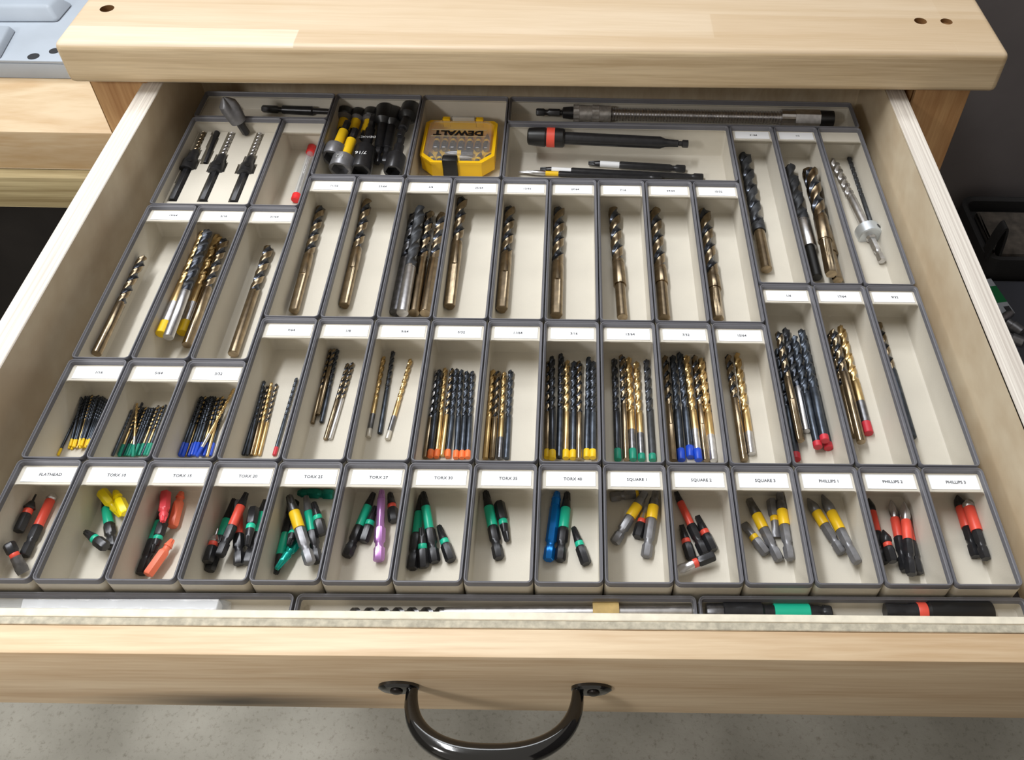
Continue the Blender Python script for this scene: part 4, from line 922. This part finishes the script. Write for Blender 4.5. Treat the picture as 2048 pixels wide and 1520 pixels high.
nut_driver((200, 545), (310, 190), -0.026, -0.020, 'yellow sleeved nut driver pointing back, leftmost at the rear of the nut driver bin', 'r', .0088, sockm=BLACKP)
nut_driver((335, 560), (440, 230), -0.026, -0.020, 'yellow sleeved nut driver pointing back, second from the left at the rear', 'r', .0068, sockm=BLACKP)
nut_driver((460, 590), (585, 215), -0.026, -0.020, 'yellow sleeved nut driver pointing back, third from the left at the rear', 'r', .0080, sockm=BLACKP)
nut_driver((300, 400), (130, 790), -0.010, -0.0135, 'nut driver with grey socket facing forward at the left wall', 'r', .0100, sockm=GUN)
nut_driver((385, 480), (215, 920), -0.0085, -0.0160, 'nut driver with yellow grip and largest grey socket facing forward', 'r', .0105, sockm=GUN, textm='1/2')
nut_driver((580, 330), (430, 940), -0.018, -0.0200, 'black swivel nut driver with white ring marking', 'r', .0100, sleeve=BLACK, sockm=BLACK, sockf=0.42, textm='7/16')
nut_driver((610, 845), (720, 200), -0.028, -0.0160, 'black swivel socket adapter with shank facing forward, left one', 'r', .0090, sleeve=BLACK, sockm=BLACKP, sockf=0.3)
nut_driver((695, 840), (810, 235), -0.028, -0.0190, 'black swivel socket adapter with shank facing forward, right one', 'r', .0085, sleeve=BLACK, sockm=BLACKP, sockf=0.3)
nut_driver((880, 560), (785, 940), -0.016, -0.0205, 'black socket adapter facing forward by the right wall', 'r', .0088, sleeve=BLACK, sockm=BLACK, sockf=0.5)
nut_driver((860, 560), (990, 200), -0.012, -0.0140, 'black impact socket pointing back by the right wall', 'r', .0090, sleeve=BLACK, sockm=BLACKP, sockf=0.4)

# ------------------------------------------------------------------ yellow bit case
CASEY = mat('yellow_case_plastic', (250, 198, 18), 0.38)
LID = mat('clear_lid', (245, 246, 248), 0.06, alpha=0.14, spec=0.8)
cx0, cx1, cy0, cy1 = -0.1005, -0.0315, 0.4175, 0.4830
zt_, zb_ = -0.0120, FL + 0.0002
case = thing('bit_case', 'yellow plastic bit case with clear lid and black latch', 'case', ((cx0 + cx1) / 2, (cy0 + cy1) / 2, zb_))
def oct_(i, z_, ch=0.011, chb=0.004):
    a, b2, c, d = cx0 + i, cx1 - i, cy0 + i, cy1 - i
    return [(a + ch, c, z_), (b2 - ch, c, z_), (b2, c + ch, z_), (b2, d - chb, z_), (b2 - chb, d, z_), (a + chb, d, z_), (a, d - chb, z_), (a, c + ch, z_)]
bm = bmesh.new()
zr_ = -0.0175
loops(bm, [oct_(.0035, zb_), oct_(.0005, zb_ + .004), oct_(.0005, zr_), oct_(.0025, zr_), oct_(.0025, zb_ + .0045)], True, True)
link('case_base', bm, CASEY, case, sharp=0.4)
bm = bmesh.new()
loops(bm, [oct_(.0, zr_), oct_(.0, zr_ + .0025), oct_(.0028, zr_ + .0025), oct_(.0028, zr_)])
link('lid_frame', bm, CASEY, case, sharp=0.4)
bm = bmesh.new()
loops(bm, [oct_(.0030, zr_ + .0022), oct_(.0045, zt_ - .0002), oct_(.0055, zt_), oct_(.0065, zt_ - .0008), oct_(.0065, zt_ - .0009)], False, False)
bm2 = oct_(.0055, zt_); 
f = bm.faces.new([bm.verts.new(p) for p in oct_(.0055, zt_)])
bmesh.ops.remove_doubles(bm, verts=bm.verts[:], dist=1e-6)
link('clear_lid', bm, LID, case, sharp=0.4)
cm = (cx0 + cx1) / 2
link('latch', bx(cm - .0125, cm + .0012, cy0 - .0022, cy0 + .006, zb_ + .004, zt_ + .0012, bev=.0008), BLACKP, case)
link('hinge_bar', bx(cm - .010, cm + .012, cy1 - .001, cy1 + .0022, zr_, zt_ + .001, bev=.0006), mat('grey_clear_plastic', (190, 186, 176), 0.3), case)
for xx in (cm - .019, cm + .013): link('hinge', bx(xx, xx + .0075, cy1 - .003, cy1 + .0018, zr_ - .004, zt_ + .0005, bev=.0008), CASEY, case)
for yy_ in (cy1 - .0296, cy1 - .0196): link('name_border', bx(cm - .027, cm + .025, yy_ - .0003, yy_ + .0003, zt_ + .0001, zt_ + .0004), mat('tan_print', (196, 180, 140), .5), case)
tx = text_obj('DEWALT', 0.0098, (cm - .001, cy1 - .0246, zt_ + .0006), CARD, case, rotz=PI, sx=1.18, bold=0.0005)
tx.data.materials[0] = BLACKP
rnd = random.Random(5)
zz = zb_ + .0045 + .0034
def cbit(x, y, ang, L, m, band, lab, grp):
    a = Vector((x - math.cos(ang) * L / 2, y - math.sin(ang) * L / 2, zz)); b = Vector((x + math.cos(ang) * L / 2, y + math.sin(ang) * L / 2, zz))
    t = thing('driver_bit', lab, 'driver bit', frame(a, b), group=grp)
    link('hex_shank', lathe([(0, .0026, 'h'), (.0006, .0031, 'h'), (L * .42, .0031, 'h')], 18), m, t, world=False)
    link('colour_band', lathe([(L * .42, .0027, 'r'), (L * .56, .0027, 'r')], 16), band, t, world=False)
    link('tip', lathe([(L * .56, .0027, 'r'), (L * .8, .0024, 'p'), (L, .0008, 'p')], 18), m, t, world=False)
for k in range(7):
    cbit(cx0 + .0105 + k * .0080, cy1 - .0170, PI / 2, .025, STEEL, YELL, 'grey bit with yellow band in the back row inside the yellow case', 'back row of bits in the yellow case')
for k in range(3):
    cbit(cm - .001, cy0 + .0135 + k * .0070 + .003, 0 if k % 2 else PI, .027, SILVER if k == 1 else STEEL, YELL, ['front', 'middle', 'rear'][k] + ' crosswise steel bit under the clear lid of the yellow case', None)
for k, (dx, an) in enumerate(((-.0255, 1.9), (-.0185, 1.75), (.0180, 1.4), (.0250, 1.2))):
    cbit(cm + dx, cy0 + .0205, an, .022, STEEL, YELL, ['outer left', 'inner left', 'inner right', 'outer right'][k] + ' slanted bit at the front inside the yellow case', None)

# ------------------------------------------------------------------ flexible shaft and extensions
z = Z(1040, 180, 2.926)
yf = 0.4915
a = Vector((at(*z(95, 128), -0.012).x, yf + .0015, -0.0195 + .0088)); b = Vector((at(*z(1830, 172), -0.012).x, yf - .0010, -0.0195 + .0088))
L = (b - a).length
def q_(x): return (x - 95) / 1735 * L
t = thing('flexible_shaft', 'long flexible spring shaft with knurled steel collar in the longest back bin', 'flexible shaft', frame(a, b))
link('hex_shank', lathe([(0, .0030, 'h'), (.001, .0037, 'h'), (q_(140), .0037, 'h'), (q_(148), .0026, 'r'), (q_(160), .0026, 'r'), (q_(170), .0037, 'h'), (q_(232), .0037, 'h'), (q_(236), .0027, 'r'), (q_(245), .0027, 'r'), (q_(252), .0055, 'r'), (q_(300), .0062, 'r'), (q_(312), .0062, 'r')], 24), BLACK, t, world=False)
link('knurled_collar', lathe([(q_(312), .0076, 'k'), (q_(313), .0085, 'k'), (q_(345), .0085, 'k'), (q_(347), .0078, 'r'), (q_(420), .0078, 'r'), (q_(422), .0085, 'k'), (q_(460), .0085, 'k'), (q_(462), .0078, 'r'), (q_(528), .0080, 'r'), (q_(534), .0050, 'r')], 48), mat('worn_steel', (196, 193, 190), .42, .5, var=.2, vscale=200), t, world=False)
rg = []; nc = 58
for k in range(nc * 4 + 1):
    x = q_(532) + (q_(1524) - q_(532)) * k / (nc * 4); rg.append((x, .0050 + .0014 * math.sin(PI * (k % 4) / 4 * 1.0) , 'r'))
link('spring_sleeve', lathe(rg, 18), SILVER, t, world=False)
link('knurled_end', lathe([(q_(1520), .0070, 'k'), (q_(1522), .0082, 'k'), (q_(1600), .0082, 'k'), (q_(1602), .0078, 'r')], 48), SILVER, t, world=False)
link('hex_socket', lathe([(q_(1600), .0078, 'h'), (q_(1603), .0085, 'h'), (q_(1748), .0085, 'h'), (q_(1750), .006, 'r')], 24), SILVER, t, world=False)
link('end_cap', lathe([(q_(1748), .0074, 'r'), (q_(1752), .0078, 'r'), (q_(1828), .0078, 'r'), (L, .006, 'r')], 24), BLACKP, t, world=False)
a = at(*z(45, 268), -0.0085); b = at(*z(985, 316), -0.0095); a.y = min(a.y, BINS['ext']['y1'] - .0096); b.y = min(b.y, BINS['ext']['y1'] - .0042)
L = (b - a).length
def q_(x): return (x - 45) / 940 * L
t = thing('bit_extension', 'thick black quick release extension with red ring leaning on the back wall of its bin', 'bit holder', frame(a, b))
link('knob', lathe([(0, .0062, 'r'), (.0012, .0080, 'r'), (q_(100), .0088, 'r'), (q_(148), .0092, 'r'), (q_(152), .0084, 'r'), (q_(158), .0084, 'r')], 32), BLACKP, t, world=False)
link('red_ring', lathe([(q_(157), .0086, 'r'), (q_(158), .0093, 'r'), (q_(205), .0093, 'r'), (q_(206), .0086, 'r')], 32), RED, t, world=False)
link('collar', lathe([(q_(205), .0090, 'r'), (q_(206), .0092, 'r'), (q_(252), .0090, 'r'), (q_(262), .0078, 'r'), (q_(264), .0050, 'r')], 32), BLACKP, t, world=False)
link('shaft', lathe([(q_(262), .0060, 'r'), (q_(820), .0058, 'r'), (q_(850), .0040, 'r'), (q_(880), .0036, 'r'), (q_(925), .0034, 'r'), (q_(930), .0024, 'r'), (q_(945), .0024, 'r'), (q_(952), .0037, 'h'), (q_(983), .0037, 'h'), (L, .003, 'h')], 24), BLACK, t, world=False)
def long_bit(A, B, lab, tipm, band, d, tipk='torx', bandf=(0.08, 0.27), n_='driver_bit'):
    a, b = settle('ext', z(*A), z(*B), d); L = (b - a).length
    t = thing(n_, lab, 'driver bit', frame(a, b))
    b0, b1 = 1 - bandf[1], 1 - bandf[0]
    link('hex_shank', lathe([(0, .0030, 'h'), (.001, HR, 'h'), (.0085, HR, 'h'), (.0100, .0026, 'r'), (.0125, .0026, 'r'), (.0150, d, 'h'), (L * b0 - .001, d, 'h'), (L * b0, d * .8, 'r')], 24), BLACK, t, world=False)
    link('colour_band', lathe([(L * b0, d * .82, 'r'), (L * b1, d * .82, 'r')], 20), band, t, world=False)
    link('tip', lathe(tip_rings(tipk, L * b1, L, d * .85), 24), tipm, t, world=False)
long_bit((968, 462), (400, 428), 'shortest long black bit with white band in the wide back bin', BLACK, CARD, .0036, bandf=(0.12, 0.32))
long_bit((1072, 512), (118, 462), 'longest black bit with white band in the wide back bin', BLACK, CARD, .0030, bandf=(0.07, 0.19))
z = Z(820, 160, 3.413)
long_bit((1720, 672), (740, 628), 'long bit with yellow band and silver tip in the wide back bin', SILVER, YELL, .0028, 'phil', bandf=(0.19, 0.28))

# ------------------------------------------------------------------ front row contents
def on(key, A, B, r, zz=None):
    bn = BINS[key]; zc = bn['zf'] + r + 0.0002 if zz is None else zz
    a, b = at(A[0], A[1], zc), at(B[0], B[1], zc); return a, b
bn = BINS['f2']
a, b = Vector((-0.094, -0.0098, bn['zf'] + .0042)), Vector((0.1165, -0.0076, bn['zf'] + .0048)); L = (b - a).length
t = thing('auger_bit', 'long bright steel drill bit with a wrap of tan tape in the lower middle bin', 'drill bit', frame(a, b))
link('shank', lathe([(L * .28, .0030, 'r'), (L * .30, .0040, 'r'), (L - .0006, .0040, 'r'), (L, .0034, 'r')], 24), SILVER, t, world=False)
bm = bmesh.new(); R = []
for k in range(70):
    x = L * 0.30 * k / 69; tw = x / 0.017 * 2 * PI; sc_ = min(1, .15 + k / 6)
    R.append([(x, .0038 * sc_ * m_ * math.cos(2 * PI * i / 20 + tw), .0038 * sc_ * m_ * math.sin(2 * PI * i / 20 + tw)) for i in range(20) for m_ in [1 if ((2 * PI * i / 20) % PI) / PI < 0.32 else 0.5]])
loops(bm, R, True, True); link('fluted_body', bm, STEEL, t, world=False, sharp=0.9)
link('tape_wrap', lathe([(L * .715, .0056, 'r'), (L * .7155, .0060, 'r'), (L * .7895, .0060, 'r'), (L * .79, .0056, 'r')], 28), mat('tan_masking_tape', (214, 184, 120), 0.7, var=0.1, vscale=200), t, world=False)
bn = BINS['f3']
def holder(x0, x1, y, segs, lab, r):
    a, b = Vector((x0, y, bn['zf'] + r + .0002)), Vector((x1, y, bn['zf'] + r + .0002)); L = (b - a).length
    t = thing('bit_holder', lab, 'bit holder', frame(a, b))
    for nm, m_, rg in segs: link(nm, lathe([(L * u, rr_, s) for u, rr_, s in rg], 32), m_, t, world=False)
holder(0.1248, 0.2005, -0.0085, [('socket_end', STEEL, [(0, .0050, 'k'), (.01, .0054, 'k'), (.13, .0054, 'k'), (.14, .0050, 'r')]),
    ('barrel', BLACK, [(.13, .0050, 'r'), (.14, .0060, 'r'), (.44, .0060, 'r'), (.46, .0046, 'r'), (.545, .0046, 'r')]),
    ('green_sleeve', GREEN, [(.54, .0052, 'r'), (.545, .0055, 'r'), (.82, .0055, 'r'), (.825, .0052, 'r')]),
    ('hex_shank', BLACK, [(.82, .0050, 'h'), (.90, .0050, 'h'), (.91, .0042, 'r'), (.93, .0042, 'r'), (.94, .0052, 'h'), (.99, .0052, 'h'), (1, .0045, 'h')])],
    'black bit holder with green sleeve and knurled end in the lower right bin', .0060)
holder(0.2330, 0.2985, -0.0080, [('hex_shank', BLACK, [(0, .0050, 'h'), (.01, .0056, 'h'), (.14, .0056, 'h'), (.16, .0048, 'r'), (.20, .0048, 'r'), (.22, .0056, 'h'), (.30, .0056, 'r')]),
    ('red_ring', RED, [(.29, .0054, 'r'), (.30, .0058, 'r'), (.38, .0058, 'r'), (.385, .0054, 'r')]),
    ('barrel', BLACKP, [(.38, .0052, 'r'), (.41, .0068, 'r'), (.95, .0070, 'r'), (.99, .0062, 'r'), (1, .0050, 'r')])],
    'black bit holder with red ring in the lower right bin', .0070)
a, b = Vector((0.2135, -0.0112, bn['zf'] + .0021)), Vector((0.2300, -0.0118, bn['zf'] + .0021))
t = thing('driver_bit', 'tiny dark bit just showing between the two black holders in the lower right bin', 'driver bit', frame(a, b))
link('bit_shaft', lathe([(0, .0016, 'h'), (.0005, .0020, 'h'), (.008, .0020, 'h'), (.009, .0014, 'r'), (.0165, .0010, 'r')], 18), BLACK, t, world=False)
bn = BINS['f1']
t = thing('plastic_sleeve', 'crinkled clear plastic sleeve around white paper in the lower left bin', 'plastic sleeve', (-0.24, -0.0105, bn['zf'] + 0.0003))
bm = bmesh.new(); NXs = 60; R = []
rnd = random.Random(9)
for i in range(NXs + 1):
    x = -0.306 + (0.145) * i / NXs; h = .0112 + .0003 * math.sin(i * .7) + rnd.random() * .0006; w2 = .0088 + rnd.random() * .0004
    if i in (0, NXs): h *= .55
    R.append([(x, -0.0112 + w2 * math.cos(2 * PI * k / 16), bn['zf'] + .0004 + h * .5 + h * .5 * math.sin(2 * PI * k / 16) * (1 if math.sin(2 * PI * k / 16) < 0 else 1 + .08 * math.sin(k * 2 + i))) for k in range(16)])
loops(bm, R, False, False); link('clear_wrap', bm, CLEAR, t, sharp=3)
bm = bmesh.new(); hexa(bm, [(-0.282, -0.0185, bn['zf'] + .0012), (-0.166, -0.0185, bn['zf'] + .0012), (-0.166, -0.0034, bn['zf'] + .0012), (-0.282, -0.0034, bn['zf'] + .0012)],
     [(-0.282, -0.0185, bn['zf'] + .0030), (-0.166, -0.0185, bn['zf'] + .0102), (-0.166, -0.0034, bn['zf'] + .0102), (-0.282, -0.0034, bn['zf'] + .0090)], bev=.0004, seg=1)
link('white_paper', bm, CARD, t)

# ------------------------------------------------------------------ clutter on the floor at the right
def fl(px, py, z_): return at(px, py, z_)
BAGM = mat('black_nylon', (34, 33, 34), 0.75, var=0.2, vscale=40, bump=0.3, bscale=300)
zt2 = -0.655
x0, y0, wx, wy = 0.822, 0.968, 0.34, 0.185
bag = thing('tool_bag', 'black open topped tool bag with looped strap on the floor at the right', 'bag', (x0 + wx / 2, y0 + wy / 2, FZ))
bm = bmesh.new()
loops(bm, [rr(x0, x0 + wx, y0, y0 + wy, .03, FZ + .001), rr(x0 - .004, x0 + wx + .004, y0 - .004, y0 + wy + .004, .032, FZ + .07), rr(x0, x0 + wx, y0, y0 + wy, .03, zt2), rr(x0 + .006, x0 + wx - .006, y0 + .006, y0 + wy - .006, .026, zt2 + .003),
           rr(x0 + .012, x0 + wx - .012, y0 + .012, y0 + wy - .012, .02, zt2 - .002), rr(x0 + .012, x0 + wx - .012, y0 + .012, y0 + wy - .012, .02, zt2 - .03)], True, True)
link('bag_body', bm, BAGM, bag)
a0 = Vector((x0 + .004, y0 + .02, zt2 - .006)); R = []
ap = aty(2010, 450, y0 + .02); wr = (ap.x - a0.x) * 2
for i in range(33):
    u = i / 32; P_ = Vector((a0.x + wr * u, a0.y, a0.z + (ap.z - a0.z) * math.sin(PI * u) ** 0.85)); u2 = min(1, u + .01); u1 = max(0, u - .01)
    d = Vector((wr * (u2 - u1), 0, (ap.z - a0.z) * (math.sin(PI * u2) ** 0.85 - max(0, math.sin(PI * u1)) ** 0.85))).normalized(); nn = Vector((-d.z, 0, d.x)) * .0022; yv = Vector((0, .011, 0))
    R.append([tuple(P_ - yv - nn), tuple(P_ + yv - nn), tuple(P_ + yv + nn), tuple(P_ - yv + nn)])
bm = bmesh.new(); loops(bm, R, True, True); link('strap', bm, BAGM, bag)
link('bag_lining', bx(x0 + .03, x0 + wx - .03, y0 + .03, y0 + wy - .03, zt2 - .0295, zt2 - .012, bev=.006), mat('grey_felt', (92, 84, 76), .9, var=.3, vscale=50), bag)
# dark case under the package, reaching to the right
crate = thing('equipment_case', 'dark blue grey hard case lying on the floor in front of the tool bag', 'case', (1.0, 0.8, FZ))
DBG = mat('dark_blue_grey_plastic', (66, 68, 76), .55)
link('case_shell', bx(0.795, 1.25, 0.60, 0.958, FZ + .0005, -0.6945, bev=.010, seg=3), DBG, crate)
link('handle_ridge', bx(.88, 1.2, .78, .81, -0.695, -0.686, bev=.004), DBG, crate)
# green and white package
pa = [fl(1977, 560, -0.694), fl(2004, 560, -0.694), fl(2030, 626, -0.694), fl(2000, 630, -0.694)]
M0 = Matrix.Translation(pa[3]); ex = (pa[2] - pa[3]).normalized(); ey = (pa[0] - pa[3]); hh = ey.length; ey = ey.normalized(); ww = (pa[2] - pa[3]).length
ez = Vector((0, 0, 1)); ey = ez.cross(ex) if ez.cross(ex).dot(ey) > 0 else -ez.cross(ex)
Mp = Matrix((ex, ey, ez)).transposed().to_4x4(); Mp.translation = pa[3]
pk = thing('product_card', 'green and white printed package lying on the dark case', 'package', Mp)
link('card_front', bx(-.004, ww, 0, hh, -.0055, 0.0), mat('package_white', (170, 176, 184), .5), pk, world=False)
link('green_panel', bx(-.0038, ww - .0002, hh * .32, hh * .78, 0.0001, .0006), mat('package_green', (20, 112, 62), .5), pk, world=False)
link('barcode', bx(ww * .55, ww * .92, hh * .06, hh * .2, 0.0001, .0006), INK, pk, world=False)
# small chrome socket pieces near the package
for k, (px, py, rr_, ang, lab) in enumerate(((2012, 632, .008, .6, 'small chrome cylinder lying beside the green and white package'), (2029, 655, .011, 2.2, 'short round metal piece behind the drawer side'), (2028, 678, .010, 2.6, 'dark short metal piece lowest beside the drawer side'))):
    p = fl(px, py, -0.700 + rr_); d = Vector((math.cos(ang), math.sin(ang), 0)) * .016
    t = thing('socket', lab, 'socket', frame(p - d, p + d))
    link('socket_body', lathe([(0, rr_ * .8, 'r'), (.001, rr_, 'r'), (.02, rr_, 'r'), (.021, rr_ * .8, 'r'), (.031, rr_ * .8, 'r'), (.032, rr_ * .6, 'r')], 20), SILVER if k == 0 else GUN, t, world=False)
# dark red toolbox against the wall
c2 = fl(1962, 500, -0.74)
rb = thing('red_toolbox', 'low dark red metal box at the foot of the wall', 'toolbox', (c2.x, 1.1, FZ))
link('box_body', bx(0.66, 0.812, 1.09, 1.165, FZ + .0005, -0.772, bev=.006), mat('dark_red_paint', (70, 30, 28), .5), rb)
